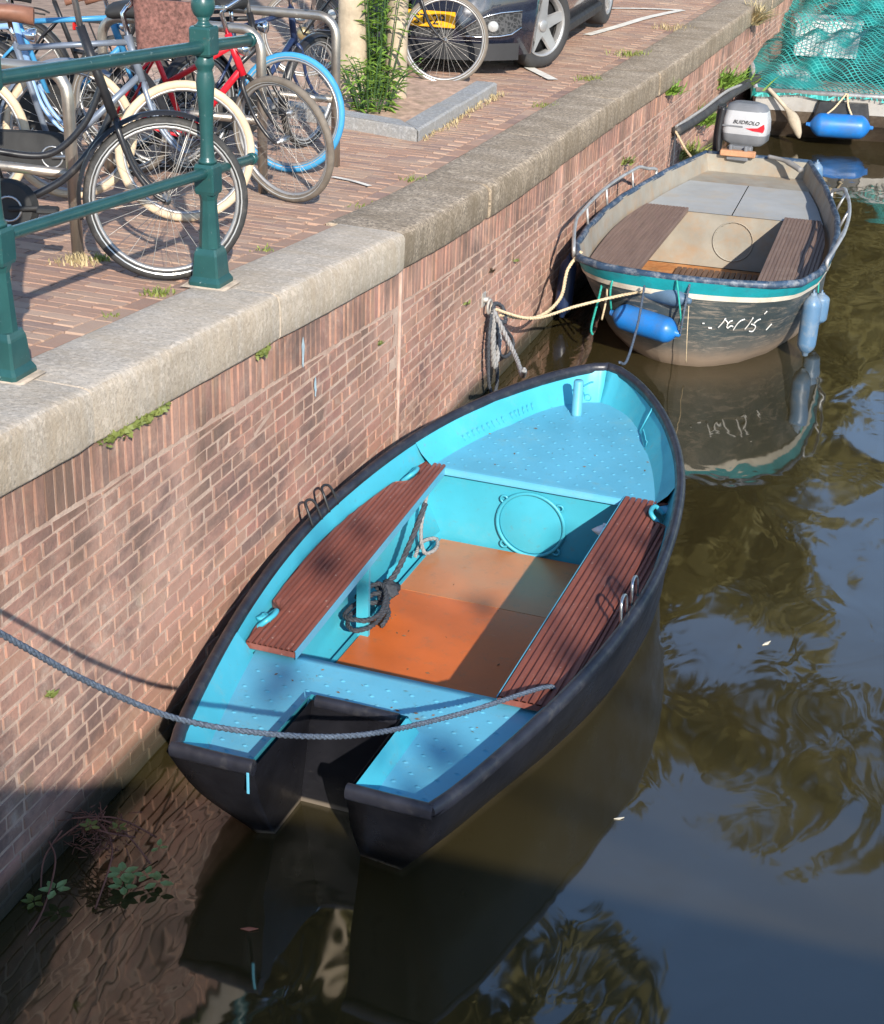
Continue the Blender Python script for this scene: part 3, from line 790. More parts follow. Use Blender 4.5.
w0, a0 = bow_in(0.052, 3.5); w1, a1 = bow_in(0.128, 3.5)
mb.tube([(w0-.002, a0, gz(3.5)+.0), (w1, a1, fz(a1)+.006)], 0.004, 6)
for i in range(13):
    s = 3.44-i*0.014; w0, a0 = bow_in(0.118, s); w1, a1 = bow_in(0.124, s); mb.tube([(lerp(w0, w1, 0)-.001, a0, fz(a0)+.045), (w1-.001, a1, fz(a1)+.012)], 0.0022, 4)
mb.build('weld_seam', m_blue, b1)
# rows of worn raised lettering stamped in the bow bulwark, no longer legible
mb = MB(); rr = random.Random(3)
for i in range(16):
    if i == 9: continue
    s = 2.98+i*0.036; w0, a0 = bow_in(0.098, s); w1, a1 = bow_in(0.115, s)
    for k in range(rr.choice((1, 2, 2, 3))):
        ds = k*0.009
        mb.tube([(-w0, a0+ds, lerp(gz(s), fz(s), .62)), (-w1, a1+ds+rr.uniform(-.006, .006), lerp(gz(s), fz(s), .86))], 0.0022, 4)
mb.build('raised_lettering', m_blue, b1)
# bolts on the sterns
for x in (-0.235, 0.225):
    mb = MB(); mb.lathe([(0.008, 0), (0.007, 0.005), (0.001, 0.007)], (x, 0.115, 0.33), 10, Matrix.Rotation(radians(90), 4, 'X'))
    mb.build('stern_bolt', m_steel, b1)

# ------------------------------------------------------------------ second boat: worn dark hull, cream inside
m_cream = pbr('old_cream_paint', (0.275, 0.25, 0.205), 0.6, var=0.16, vs=4, bmp=0.2, bs=30, dirt=(0.33, 0.20, 0.10), dirtamt=0.55, ds=5)
m_creamdeck = pbr('deck_greywhite', (0.34, 0.345, 0.335), 0.6, var=0.10, vs=3, dirt=(0.42, 0.33, 0.22), dirtamt=0.45, ds=3.5)
m_rust = pbr('rusty_bilge', (0.40, 0.16, 0.05), 0.8, var=0.4, vs=7, dirt=(0.55, 0.36, 0.18), dirtamt=0.7, ds=6)
m_plank = woodmat('composite_plank', (0.22, 0.145, 0.11), (0.14, 0.09, 0.07), 0.6, pale=(0.30, 0.23, 0.18))
m_plank_dark = woodmat('floor_plank_dark', (0.17, 0.095, 0.06), (0.09, 0.05, 0.032), 0.6)
m_teal = pbr('teal_band', (0.008, 0.26, 0.30), 0.45, var=0.2, vs=5, dirt=(0.03, 0.12, 0.15), dirtamt=0.5, ds=6)
m_navyrub = pbr('navy_gunwale', (0.025, 0.05, 0.09), 0.5, var=0.35, vs=9, dirt=(0.40, 0.40, 0.40), dirtamt=0.5, ds=16, bmp=0.3, bs=40)
m_hull2, t, b = newmat('hull_worn'); v = coords(t)
c = ramp(t, noise(t, v, 2.5, 7, 0.7), [(0.3, (0.028, 0.042, 0.048)), (0.7, (0.075, 0.09, 0.09))])
vst = coords(t, 'Object', (1.5, 1.5, 9.0))
c = mix(t, ramp(t, noise(t, vst, 3.2, 10, 0.82, 1.2), [(0.51, 0.0), (0.62, 0.85)]), c, (0.27, 0.225, 0.18))
sep = t.nodes.new('ShaderNodeSeparateXYZ'); L(t, v, sep.inputs[0])
zz = t.nodes.new('ShaderNodeMath'); zz.operation = 'ADD'; L(t, sep.outputs[2], zz.inputs[0])
z2 = t.nodes.new('ShaderNodeMath'); z2.operation = 'MULTIPLY'; L(t, noise(t, v, 9, 6, 0.7), z2.inputs[0]); z2.inputs[1].default_value = -0.10; L(t, z2.outputs[0], zz.inputs[1])
c = mix(t, ramp(t, zz.outputs[0], [(0.0, 0.95), (0.03, 0.8), (0.10, 0.25), (0.22, 0.0)]), c, (0.27, 0.20, 0.145))
L(t, c, b.inputs['Base Color']); b.inputs['Roughness'].default_value = 0.55
bump(t, b, noise(t, v, 25, 6, 0.7), 0.3, 0.005)
m_whitestripe = pbr('stripe_cream', (0.66, 0.60, 0.50), 0.6, var=0.12, dirt=(0.30, 0.20, 0.13), dirtamt=0.5, ds=7)
AX2 = math.atan(0.035)
b2 = thing('motor_dinghy', 'weathered dark-hulled dinghy with teal band and cream inside, moored behind the blue boat', 'boat', (1.03, 9.75, 0), AX2)
G2 = [(0, 0), (.012, .19), (.04, .36), (.10, .56), (.25, .73), (.6, .825), (1.1, .855), (1.7, .855), (2.2, .82), (2.7, .74), (3.2, .655), (4.1, .45)]
M2 = [(.10, 0), (.115, .16), (.16, .31), (.26, .48), (.45, .63), (.8, .74), (1.3, .80), (1.9, .80), (2.5, .74), (3.2, .63), (4.1, .43)]
W2 = [(.28, 0), (.295, .12), (.35, .22), (.48, .36), (.75, .52), (1.2, .67), (1.65, .745), (2.1, .74), (3.0, .58), (4.06, .38)]
B2 = [(.6, 0), (.65, .08), (.8, .18), (1.1, .30), (1.6, .42), (2.2, .45), (2.8, .42), (3.3, .36), (4.0, .26)]
L2 = 4.1
g2 = lambda s: max(0, table(G2, s) if s < 0.3 else smooth_table(G2, s))
z2f = lambda s: 0.615+0.045*max(0, (2.4-s)/2.4)**1.6
def lev2(li, u):
    T = (G2, M2, W2, B2)[li]; s = lerp(T[0][0], T[-1][0], u**2.0)
    w_ = max(0, table(T, s)); z = (z2f(s), z2f(s)*0.55, 0.0, -0.16)[li]; return (s, w_, z)
def hull2pt(v, u):
    P = [lev2(i, u) for i in range(4)]; i = min(2, int(v)); f = v-i
    a, b_, c, d = P[max(0, i-1)], P[i], P[i+1], P[min(3, i+2)]
    o = [0.5*((2*b_[k])+(c[k]-a[k])*f+(2*a[k]-5*b_[k]+4*c[k]-d[k])*f*f+(3*b_[k]-a[k]-3*c[k]+d[k])*f**3) for k in range(3)]
    o[1] = max(0, o[1]); return o
NU2 = 60
mb = MB()
for sd in (-1, 1):
    mb.grid([[(sd*hull2pt(v, u/NU2)[1], hull2pt(v, u/NU2)[0], hull2pt(v, u/NU2)[2]) for u in range(NU2+1)] for v in VS])
mb.grid([[(sd*hull2pt(v, 1)[1], hull2pt(v, 1)[0], hull2pt(v, 1)[2]) for sd in (-1, -.5, 0, .5, 1)] for v in VS], sm=False)
o = mb.build('hull', m_hull2, b2); weld(o)
def band2(name, v0, v1, off, m):
    mb = MB()
    for sd in (-1, 1):
        rows = []
        for v in (v0, (v0+v1)/2, v1):
            r = []
            for u in range(NU2+1):
                p = hull2pt(v, u/NU2); q = hull2pt(v, min(1, (u+1)/NU2)); tx, ty = q[0]-p[0], q[1]-p[1]
                l = sqrt(tx*tx+ty*ty) or 1; nx, ny = (-ty/l, tx/l) if l > 1e-6 and u < NU2 else (0, 1)
                r.append((sd*(p[1]+ny*off), p[0]+nx*off, p[2]))
            rows.append(r)
        mb.grid(rows)
    return mb.build(name, m, b2)
band2('teal_band', 0.05, 0.40, 0.004, m_teal); band2('cream_stripe', 0.38, 0.50, 0.007, m_whitestripe)
mb = MB(); P = []
for sd in (-1, 1):
    q = []
    for u in range(NU2+1):
        s, w_, z = lev2(0, u/NU2); q.append((sd*max(0, w_-.012), s+0.02*max(0, 1-s/0.3), z))
    P = q[::-1] if sd < 0 else P+q[1:]
ell_tube(mb, P, 0.023, 0.026, 10)
mb.tube([(-.45, 4.09, .615), (.45, 4.09, .615)], 0.026, 10)
mb.build('gunwale', m_navyrub, b2)
mb = MB(); i2 = lambda s, o: max(0, g2(s)-o)
BS2, ZB2, FL2 = 2.56, 0.475, 0.06
for sd in (-1, 1):
    ss = [lerp(0.35, 4.06, (i/50)) for i in range(51)]
    mb.grid([[(sd*i2(s, .035), s, z2f(s)+.01) for s in ss], [(sd*min(i2(s, .06), lerp(smooth_table(M2, s), g2(s), .4)-.02), s, 0.45) for s in ss], [(sd*min(i2(s, .11), lerp(max(.02, smooth_table(W2, s)), smooth_table(M2, s), .68)-.03), s, 0.24) for s in ss], [(sd*max(.02, smooth_table(W2, s)-.03), s, 0.09) for s in ss]])
mb.grid([[(x, 4.06, z) for x in (-.43, -.2, 0, .2, .43)] for z in (0.1, 0.3, 0.62)], sm=False)
fr_ = [(-i2(.35, .035), .35), (-.45, .13), (-.25, .075), (0, .06), (.25, .075), (.45, .13), (i2(.35, .035), .35)]
mb.grid([[(x, y, z2f(y)+.005) for x, y in fr_], [(x*.82, y+.13, .42) for x, y in fr_], [(x*.45, y+.42, .14) for x, y in fr_]])
mb.build('inner_skin', m_cream, b2)
mb = MB(); mb.grid([[(lerp(-1, 1, i/10)*min(i2(BS2, .1), .75), BS2, z) for i in range(11)] for z in (0.05, ZB2-.004)], sm=False)
bk = mb.build('bulkhead', m_cream, b2)
mb = MB(); mb.torus((0.03, BS2-.006, 0.27), 0.155, 0.006, 'y', 36, 6)
for k in range(14):
    a = 2*pi*k/14; mb.lathe([(.007, 0), (.005, .005), (.001, .006)], (0.03+.15*cos(a), BS2-.004, .27+.15*sin(a)), 8, Matrix.Rotation(radians(90), 4, 'X'))
mb.build('hatch_ring', m_cream, bk)
for x0, x1 in ((-1, -0.004), (0.004, 1)):
    mb = MB(); rows = []
    for k in range(9):
        s = lerp(BS2-.01, 3.62, k/8); lim = i2(s, .07); rows.append([(max(-lim, x0*lim) if x0 < -.5 else x0, s, ZB2), (min(lim, x1*lim) if x1 > .5 else x1, s, ZB2)])
    mb.grid(rows, sm=False); mb.build('stern_panel', m_creamdeck, b2)
mb = MB(); mb.grid([[(x, 3.62, ZB2), (x, 4.06, ZB2-.0)] for x in (-.5, 0, .5)], sm=False); mb.build('stern_shelf', m_cream, b2)
mb = MB(); mb.grid([[(lerp(-1, 1, i/8)*max(.05, smooth_table(W2, s)), s, FL2-.015) for i in range(9)] for s in [lerp(.4, BS2, k/10) for k in range(11)]]); mb.build('bilge', m_rust, b2)
mb = MB()
for k in range(18):
    x = -0.36+k*0.042; mb.box((x+.02, 1.62, FL2+.006), (0.036, 1.55, 0.012), bev=0.003)
mb.build('floor_grating', m_plank_dark, b2)
def bench2(sd, a0, a1):
    mb = MB(); s0, s1 = 0.62, BS2+.01; rows = []; nb = 17
    for g in range(nb):
        rows = []
        for i in range(31):
            s = lerp(s0, s1, i/30); inn_ = lerp(a0, a1, i/30); o = max(i2(s, .09), inn_+.03); r = []
            for a, dz in ((0, -.006), (.0035, 0), (.0225, 0), (.026, -.006)):
                r.append((sd*min(inn_+g*.026+a, o), s, 0.50+dz))
            rows.append(r)
        mb.grid(rows, sm=False)
    rows = []
    for i in range(31):
        s = lerp(s0, s1, i/30); inn_ = lerp(a0, a1, i/30); o = max(i2(s, .09), inn_+.03); o = min(o, inn_+nb*.026)
        rows.append([(sd*inn_, s, .495), (sd*inn_, s, .465), (sd*o, s, .465), (sd*o, s, .495)])
    mb.grid(rows, sm=False); mb.poly(rows[0][::-1]); mb.poly(rows[-1])
    return mb.build('bench', m_plank, b2)
bench2(-1, 0.40, 0.34); bench2(1, 0.40, 0.40)
# hand rails of bent tube
def rail2(sd, sa, sb, h, m, out):
    n = 14; P = []
    P.append((sd*(g2(sa)-.0), sa, z2f(sa)-.02))
    for i in range(n+1):
        s = lerp(sa, sb, i/n); e = min(1, min(i, n-i)/2.0); P.append((sd*(g2(s)+out*e), s+(-.03 if i == 0 else (.03 if i == n else 0)), z2f(s)+h*(0.35+.65*e)))
    P.append((sd*g2(sb), sb, z2f(sb)-.02))
    mb = MB(); mb.tube(spline(P, 4), 0.013, 8)
    for f in (.3, .55, .8):
        s = lerp(sa, sb, f); mb.tube([(sd*(g2(s)+out), s, z2f(s)+h), (sd*(g2(s)-.01), s, z2f(s)-.01)], 0.010, 6)
    return mb.build('hand_rail', m, b2)
m_galv = pbr('galvanised', (0.50, 0.49, 0.47), 0.5, 0.7, var=0.2, vs=10)
rail2(-1, 0.35, 3.0, 0.15, m_galv, 0.01); rail2(1, 0.75, 2.85, 0.15, m_galv, 0.05)
mb = MB(); mb.box((-0.16, 4.03, 0.65), (0.30, 0.07, 0.05), bev=0.008); mb.build('motor_pad', pbr('pad_wood', (0.42, 0.21, 0.11), 0.6, var=0.25, vs=9), b2)
# hand-painted scrawl on the bow
m_scrawl = pbr('scrawl_paint', (0.72, 0.70, 0.66), 0.7)
mb = MB()
def hullat(w_, v):
    lo, hi = 0.0, 0.8
    for _ in range(40):
        md = (lo+hi)/2
        if hull2pt(v, md)[1] < w_: lo = md
        else: hi = md
    return hull2pt(v, lo)
def stroke(pts, r=0.0045):
    P = []
    for x, y in pts:
        w_ = 0.235+x*0.27; v = 1.0-0.30*y; p = hullat(w_, v); P.append((p[1]+.004, p[0]-.006, p[2]))
    mb.tube(spline(P, 4), r, 5)
stroke([(0.0, -.3), (.10, .1), (.17, .45)]); stroke([(.14, .40), (.22, .1), (.20, -.22), (.24, -.3)]); stroke([(.20, -.05), (.27, .22), (.33, .30)]); stroke([(.24, -.25), (.30, -.12), (.34, -.2)])
stroke([(.34, -.5), (.42, -.05), (.50, .25), (.60, .38)]); stroke([(.60, -.45), (.68, -.1), (.78, .48)]); stroke([(.74, -.05), (.80, -.12), (.84, -.3), (.78, -.62), (.70, -.6)]); stroke([(.80, 0), (.88, .25), (.95, .35)])
stroke([(-.22, -.32), (-.14, -.34)], .006); stroke([(1.06, -.75), (1.14, -.45), (1.18, -.3)], .004); stroke([(-.36, -.02), (-.31, .0)], .005); stroke([(1.02, .72), (1.08, .95)], .004)
mb.build('painted_scrawl', m_scrawl, b2)
mb = MB(); mb.tube(spline([(0.10, 4.02, .65), (.25, 3.95, .64), (.40, 3.82, .60)], 6), [0.017]*7+[0.024]*6, 10); mb.build('tiller', pbr('tiller_grey', (.20, .19, .18), .6), b2)

# fenders
m_fblue = pbr('fender_blue', (0.010, 0.145, 0.45), 0.42, var=0.15, vs=5, dirt=(0.05, 0.12, 0.25), dirtamt=0.7, ds=7)
m_fpale = pbr('fender_paleblue', (0.085, 0.17, 0.28), 0.45, var=0.15, vs=5, dirt=(0.30, 0.30, 0.28), dirtamt=0.65, ds=8)
m_fnavy = pbr('fender_navy', (0.012, 0.025, 0.07), 0.4, var=0.3, vs=5)
m_fgrey = pbr('fender_greyblue', (0.075, 0.13, 0.20), 0.5, var=0.3, vs=6)
def fender(name, p0, p1, r, m, label, group=None, end=0.35):
    a, b_ = Vector(p0), Vector(p1); l = (b_-a).length; Z = (b_-a).normalized()
    M = Z.to_track_quat('Z', 'Y').to_matrix().to_4x4()
    th = thing(name, label, 'fender', tuple(a), 0, group); mb = MB()
    prof = [(0.012, 0), (0.020, l*.012), (0.022, l*.05)]
    for k in range(9): f = k/8; prof.append((lerp(.022, r, sin(f*pi/2)**.8), l*.05+l*.16*f))
    prof += [(r*1.01, l*.35), (r*1.015, l*.5), (r*1.01, l*.65)]
    for k in range(9): f = 1-k/8; prof.append((lerp(.022, r, sin(f*pi/2)**.8), l*.95-l*.16*f))
    prof += [(0.020, l*.99), (0.012, l)]
    mb.lathe(prof, (0, 0, 0), 20, M); mb.build('fender_body', m, th)
    eb = MB()
    eb.torus((0, 0, 0), 0.014, 0.007, 'x', 12, 6); eb.build('fender_eye', m, th)
    return th
fender('fender', (0.56, 9.90, 0.34), (1.05, 9.76, 0.30), 0.085, m_fblue, 'bright blue fender hanging level on the bow of the dark dinghy')
fender('fender', (0.53, 9.98, 0.53), (1.10, 9.745, 0.53), 0.058, m_fgrey, 'long grey-blue bumper roll tied across the dinghy bow above the blue fender')
fender('fender', (1.79, 10.46, 0.48), (1.785, 10.45, 0.04), 0.062, m_fpale, 'pale blue upright fender on the dinghy side facing open water, nearer the camera')
fender('fender', (1.80, 11.0, 0.33), (1.795, 11.0, 0.10), 0.06, m_fpale, 'pale blue upright fender farther back, partly hidden behind the first one')
fender('fender', (0.10, 10.55, 0.50), (0.08, 10.52, 0.06), 0.06, m_fnavy, 'dark navy fender squeezed between the dinghy and the brick wall')
fender('fender', (1.38, 14.0, 0.60), (1.40, 14.02, 0.3), 0.05, m_fpale, 'small pale blue fender standing at the stern corner of the dinghy')
def P2(w_, s, z): return (1.03+w_*cos(AX2)-s*sin(AX2), 9.75+w_*sin(AX2)+s*cos(AX2), z)
for pts, m, lab, r in (
    ([(0.56, 9.90, .36), (0.56, 9.83, .52), (0.58, 9.90, .66)], m_rope_teal, 'teal cord holding the left end of the blue bow fender', .007),
    ([(1.05, 9.75, .31), (1.07, 9.70, .48), (1.08, 9.78, .67)], m_rope_bluegrey, 'grey cord holding the right end of the blue bow fender', .008),
    ([(1.06, 9.73, .36), (1.04, 9.70, .50), (1.00, 9.73, .66)], m_rope_teal, 'teal cord beside the grey cord on the dinghy bow', .006),
    ([(1.81, 10.53, .46), (1.80, 10.55, .60)], m_rope_teal, 'short teal cord above the pale blue side fender', .006),
    ([(0.48, 9.99, .62), (0.47, 9.93, .45), (0.43, 9.93, .22), (0.44, 9.94, .16)], m_rope_teal, 'loose teal cord end dangling on the left of the dinghy bow', .008),
    ([(0.49, 9.98, .60), (0.52, 9.91, .44), (0.50, 9.91, .28)], m_rope_tan, 'loose pale cord end dangling beside the teal one', .007),
    ([(1.09, 9.74, .50), (1.10, 9.73, .3), (1.09, 9.86, .08)], m_rope_tan, 'thin pale string hanging down the dinghy bow to the water', .003)):
    rope('cord', pts, r, m, lab, 'cord', None, 6)

# outboard motor
om = thing('outboard_motor', 'silver and grey outboard motor with red flash clamped on the dinghy stern', 'motor', (0.74, 13.98, 0.63), radians(-4)); om.scale = (.94, .94, .94)
m_cowl = pbr('cowl_silver', (0.47, 0.47, 0.48), 0.35, 0.15, var=0.06)
m_cowlgrey = pbr('cowl_grey', (0.15, 0.155, 0.165), 0.5, var=0.12)
def rbox_rows(x0, x1, y0, y1, z, r, n=5):
    out = []
    for cx_, cy_, a0 in ((x1-r, y1-r, 0), (x0+r, y1-r, 90), (x0+r, y0+r, 180), (x1-r, y0+r, 270)):
        for k in range(n+1): a = radians(a0+90*k/n); out.append((cx_+r*cos(a), cy_+r*sin(a), z))
    return out
def loft(mb, specs, n=5):
    rows = [rbox_rows(*sp[:4], sp[4], sp[5], n) for sp in specs]; mb.grid(rows, closed=True); mb.poly(rows[0][::-1]); mb.poly(rows[-1])
mb = MB(); loft(mb, [(-.19, .21, -.13, .13, .16, .07), (-.20, .22, -.14, .14, .20, .075), (-.195, .215, -.138, .138, .30, .08), (-.18, .195, -.128, .128, .385, .085)]); cw = mb.build('cowl', m_cowl, om)
mb = MB(); loft(mb, [(-.182, .197, -.130, .130, .383, .085), (-.165, .17, -.112, .112, .425, .085), (-.12, .11, -.075, .075, .445, .07)]); mb.build('cowl_cap', m_cowlgrey, om)
mb = MB(); loft(mb, [(-.14, .17, -.10, .10, .075, .05), (-.19, .212, -.132, .132, .11, .07), (-.198, .22, -.138, .138, .175, .075)]); mb.build('lower_cowl', m_cowlgrey, om)
mb = MB(); mb.prism([(0.03, 0), (.14, .012), (.197, .055), (.205, .012), (.195, -.022), (.10, -.018)], 0, .003)
fo = mb.build('red_flash', pbr('flash_red', (.55, .02, .03), .4), om); fo.rotation_euler = (radians(90), 0, 0); fo.location = (0, -.1405, .235)
mb = MB(); mb.box((-.09, -.1415, .245), (.19, .004, .014)); mb.build('dark_stripe', m_cowlgrey, om)
def font_to_mesh(tc, name, m, par, loc, rot, scl=(1, 1, 1)):
    tmp = bpy.data.objects.new('tmp_text', tc); COL.objects.link(tmp); bpy.context.view_layer.update()
    me = bpy.data.meshes.new_from_object(tmp.evaluated_get(bpy.context.evaluated_depsgraph_get())); bpy.data.objects.remove(tmp)
    o = bpy.data.objects.new(name, me); COL.objects.link(o); me.materials.clear(); me.materials.append(m); o.parent = par; o.location = loc; o.rotation_euler = rot; o.scale = scl; return o
tc = bpy.data.curves.new('lettering', 'FONT'); tc.body = 'BUIDROLO'; tc.size = 0.048; tc.extrude = 0.0015; tc.shear = 0.35; tc.align_x = 'CENTER'; tc.offset = 0.0005
font_to_mesh(tc, 'lettering', m_blackmetal, cw, (0.03, -.1425, .272), (radians(90), 0, 0), (1, .95, 1))
mb = MB(); loft(mb, [(-.07, .07, -.08, .10, -.45, .04), (-.07, .07, -.08, .10, .08, .04)]); mb.box((0, -.16, -.02), (.20, .16, .05), bev=.01); mb.box((-.07, -.20, .03), (.03, .06, .12), bev=.008); mb.box((.07, -.20, .03), (.03, .06, .12), bev=.008); mb.box((0, -.13, .05), (.22, .09, .05), bev=.01); mb.build('bracket', m_cowlgrey, om)
mb = MB(); loft(mb, [(-.27, -.21, -.09, .05, -.02, .02), (-.27, -.20, -.10, .06, .15, .02), (-.26, -.20, -.08, .05, .40, .02)]); mb.tube(spline([(-.19, -.135, .40), (-.205, -.15, .2), (-.19, -.16, .02), (-.16, -.17, -.05)], 6), .022, 8); mb.build('side_cover', m_blackmetal, om)

# ------------------------------------------------------------------ third boat under a net
m_alu = pbr('aluminium_band', (0.33, 0.31, 0.285), 0.5, 0.3, var=0.15, vs=4, dirt=(0.25, 0.21, 0.17), dirtamt=0.45, ds=5)
m_brownhull = pbr('brown_hull', (0.075, 0.052, 0.035), 0.6, var=0.4, vs=3, dirt=(0.20, 0.16, 0.12), dirtamt=0.55, ds=5, bmp=0.3, bs=20)
b3 = thing('work_barge', 'flat work boat under a teal net, stern towards the dinghy', 'boat', (1.9, 18.0, 0), radians(10))
HW3 = 1.62; LB3 = 10.0
mb = MB(); mb.grid([[(lerp(-1, 1, i/6)*HW3*(1 if z > .2 else .97), y, z) for i in range(7)] for y, z in ((0.0, .33), (0.06, .2), (.30, .0), (.5, -.2))], sm=False)
for sd in (-1, 1): mb.grid([[(sd*HW3, 0, .33), (sd*HW3, LB3, .33)], [(sd*HW3*.97, .3, 0), (sd*HW3*.97, LB3, 0)], [(sd*HW3*.95, .5, -.2), (sd*HW3*.95, LB3, -.2)]], sm=False)
mb.build('hull', m_brownhull, b3)
mb = MB(); mb.box((0, .02, .425), (2*HW3, .05, .19)); 
for sd in (-1, 1): mb.box((sd*(HW3-.02), LB3/2+.05, .425), (.05, LB3, .19))
mb.build('side_band', m_alu, b3)
mb = MB(); mb.tube([(-HW3-.01, -.015, .53), (HW3+.01, -.015, .53)], .030, 10); mb.tube([(-HW3-.01, -.0, .53), (-HW3-.01, LB3, .53)], .03, 10); mb.tube([(HW3+.01, 0, .53), (HW3+.01, LB3, .53)], .03, 10); mb.build('top_rail', m_galv, b3)
mb = MB(); mb.grid([[(x, y, .30) for x in (-HW3, HW3)] for y in (.05, LB3)], sm=False); mb.build('deck', pbr('deck_dark', (.035, .05, .05), .7, var=.4), b3)
W3 = lambda x, y, z: (1.9+x*cos(radians(10))-y*sin(radians(10)), 18.0+x*sin(radians(10))+y*cos(radians(10)), z)
# the net: a draped sheet with open mesh, thicker where it is folded
m_net, t, b = newmat('teal_net'); v = coords(t)
uvn = t.nodes.new('ShaderNodeUVMap')
def wave(direction, sc_):
    w_ = t.nodes.new('ShaderNodeTexWave'); w_.wave_type = 'BANDS'; w_.bands_direction = direction; w_.inputs['Scale'].default_value = sc_; w_.inputs['Distortion'].default_value = 0.0; L(t, uvn.outputs[0], w_.inputs['Vector']); return w_.outputs['Fac']
mxn = t.nodes.new('ShaderNodeMath'); mxn.operation = 'MAXIMUM'; L(t, wave('X', 5.5), mxn.inputs[0]); L(t, wave('Y', 5.5), mxn.inputs[1])
line = ramp(t, mxn.outputs[0], [(0.86, 0.0), (0.93, 1.0)])
fold = ramp(t, noise(t, coords(t, 'Object', (1.4, 0.8, 1.0)), 1.15, 4, 0.6, 1.2), [(0.46, 0.10), (0.60, 0.97)])
mo = t.nodes.new('ShaderNodeMath'); mo.operation = 'MAXIMUM'; L(t, line, mo.inputs[0]); L(t, fold, mo.inputs[1])
c = mix(t, line, (0.008, 0.23, 0.21), (0.06, 0.42, 0.37)); c = mix(t, ramp(t, noise(t, v, 6, 5, 0.6), [(0.4, 0.0), (0.7, 0.5)]), c, (0.004, 0.12, 0.12))
L(t, c, b.inputs['Base Color']); b.inputs['Roughness'].default_value = 0.6
tr = t.nodes.new('ShaderNodeBsdfTransparent'); ms = t.nodes.new('ShaderNodeMixShader')
L(t, mo.outputs[0], ms.inputs[0]); L(t, tr.outputs[0], ms.inputs[1]); L(t, b.outputs[0], ms.inputs[2]); L(t, ms.outputs[0], t.nodes['Material Output'].inputs[0])
mb = MB(); rows = []; NX, NY = 60, 90
def netz(x, y):
    e = min(1, (y+.03)/1.1); sx_ = min(1, (HW3+.03-abs(x))/.35)
    hump = 0.30*e*(0.55+.45*sin(x*1.9+.6+y*.35))*max(0, sx_)**.7+0.16*e*sin(y*1.15+x*.7)**2*max(0, sx_)
    folds = 0.045*sin((x*1.2+y*.9)*5.5+sin(y*1.7)*1.6)*e+0.03*sin((x*2.0-y*.6)*7+1)*e+.012*sin(x*23+y*11)*e
    return 0.545+max(0, hump)+folds*max(.2, sx_)
for j in range(NY+1):
    y = -0.02+(LB3-.3)*(j/NY)**1.3; rows.append([(lerp(-HW3-.045, HW3+.045, i/NX), y, netz(lerp(-HW3-.045, HW3+.045, i/NX), y)) for i in range(NX+1)])
rows.insert(0, [(p[0], -.062, .49+.02*sin(p[0]*9)) for p in rows[0]])
mb.grid([[(r[0][0]-.01, r[0][1], .44+.05*sin(r[0][1]*5))]+r for r in rows])
no = mb.build('cargo_net', m_net, None, loc=(0, 0, 0)); no.location = (1.9, 18.0, 0); no.rotation_euler = (0, 0, radians(10))
tag(no, 'crumpled teal net drawn over the whole work boat', 'net')
uvl = no.data.uv_layers.new(name='UVMap'); 
for lp in no.data.loops:
    p = no.data.vertices[lp.vertex_index].co; uvl.data[lp.index].uv = (p.x*1.0+p.y*.35, p.y*1.0-p.x*.30)
# things lying under the net
cr = thing('white_crate', 'white plastic crate lying under the teal net', 'crate', W3(-.62, 4.3, .33), radians(8))
mb = MB(); loft(mb, [(-.40, .40, -.30, .30, 0, .03), (-.42, .42, -.32, .32, .30, .03), (-.42, .42, -.32, .32, .42, .03)]); mb.build('crate_body', pbr('crate_white', (.74, .74, .74), .6), cr)
mb = MB(); loft(mb, [(-.44, .44, -.34, .34, .421, .04), (-.44, .44, -.34, .34, .45, .04)]); mb.build('crate_lid', pbr('crate_lid_white', (.78, .78, .78), .6), cr)
for x, y, sx_, sy_, h, colr, lab in ((-.6, 1.1, .9, .5, .16, (.30, .20, .15), 'brown board pile under the front of the teal net'), (.35, 2.2, .7, .9, .22, (.02, .05, .055), 'dark box under the middle of the teal net'), (-1.15, 1.9, .4, .6, .20, (.55, .56, .55), 'pale sack under the left edge of the teal net')):
    cg = MB(); loft(cg, [(x-sx_/2, x+sx_/2, y-sy_/2, y+sy_/2, .302, .08), (x-sx_/2, x+sx_/2, y-sy_/2, y+sy_/2, .30+h*.8, .1), (x-sx_/2+.06, x+sx_/2-.06, y-sy_/2+.06, y+sy_/2-.06, .30+h, .1)])
    cgo = cg.build('covered_load', pbr('load_%s' % lab.split()[0], colr, .7, var=.3)); cgo.location = (1.9, 18.0, 0); cgo.rotation_euler = (0, 0, radians(10)); tag(cgo, lab, 'load')
fender('fender', W3(-1.06, -.13, .225), W3(-.36, -.13, .225), 0.125, m_fblue, 'big bright blue fender lying level at the stern of the netted work boat')
ub = MB(); loft(ub, [(-.30, .30, -.09, .0, .28, .02), (-.26, .26, -.09, .0, .46, .02)]); ubo = ub.build('rubber_pad', m_blackmetal); ubo.location = W3(-.70, .0, .0); ubo.rotation_euler = (0, 0, radians(10)); tag(ubo, 'black rubber pad behind the big blue fender', 'pad')
rope('cord', [W3(-.95, -.13, .27), W3(-.8, -.12, .40), W3(-.68, -.055, .555)], .011, m_rope_tan, 'left pale cord tying the big blue fender to the rail', 'cord')
rope('cord', [W3(-.60, -.13, .34), W3(-.65, -.12, .44), W3(-.67, -.055, .555)], .011, m_rope_tan, 'right pale cord tying the big blue fender to the rail', 'cord')
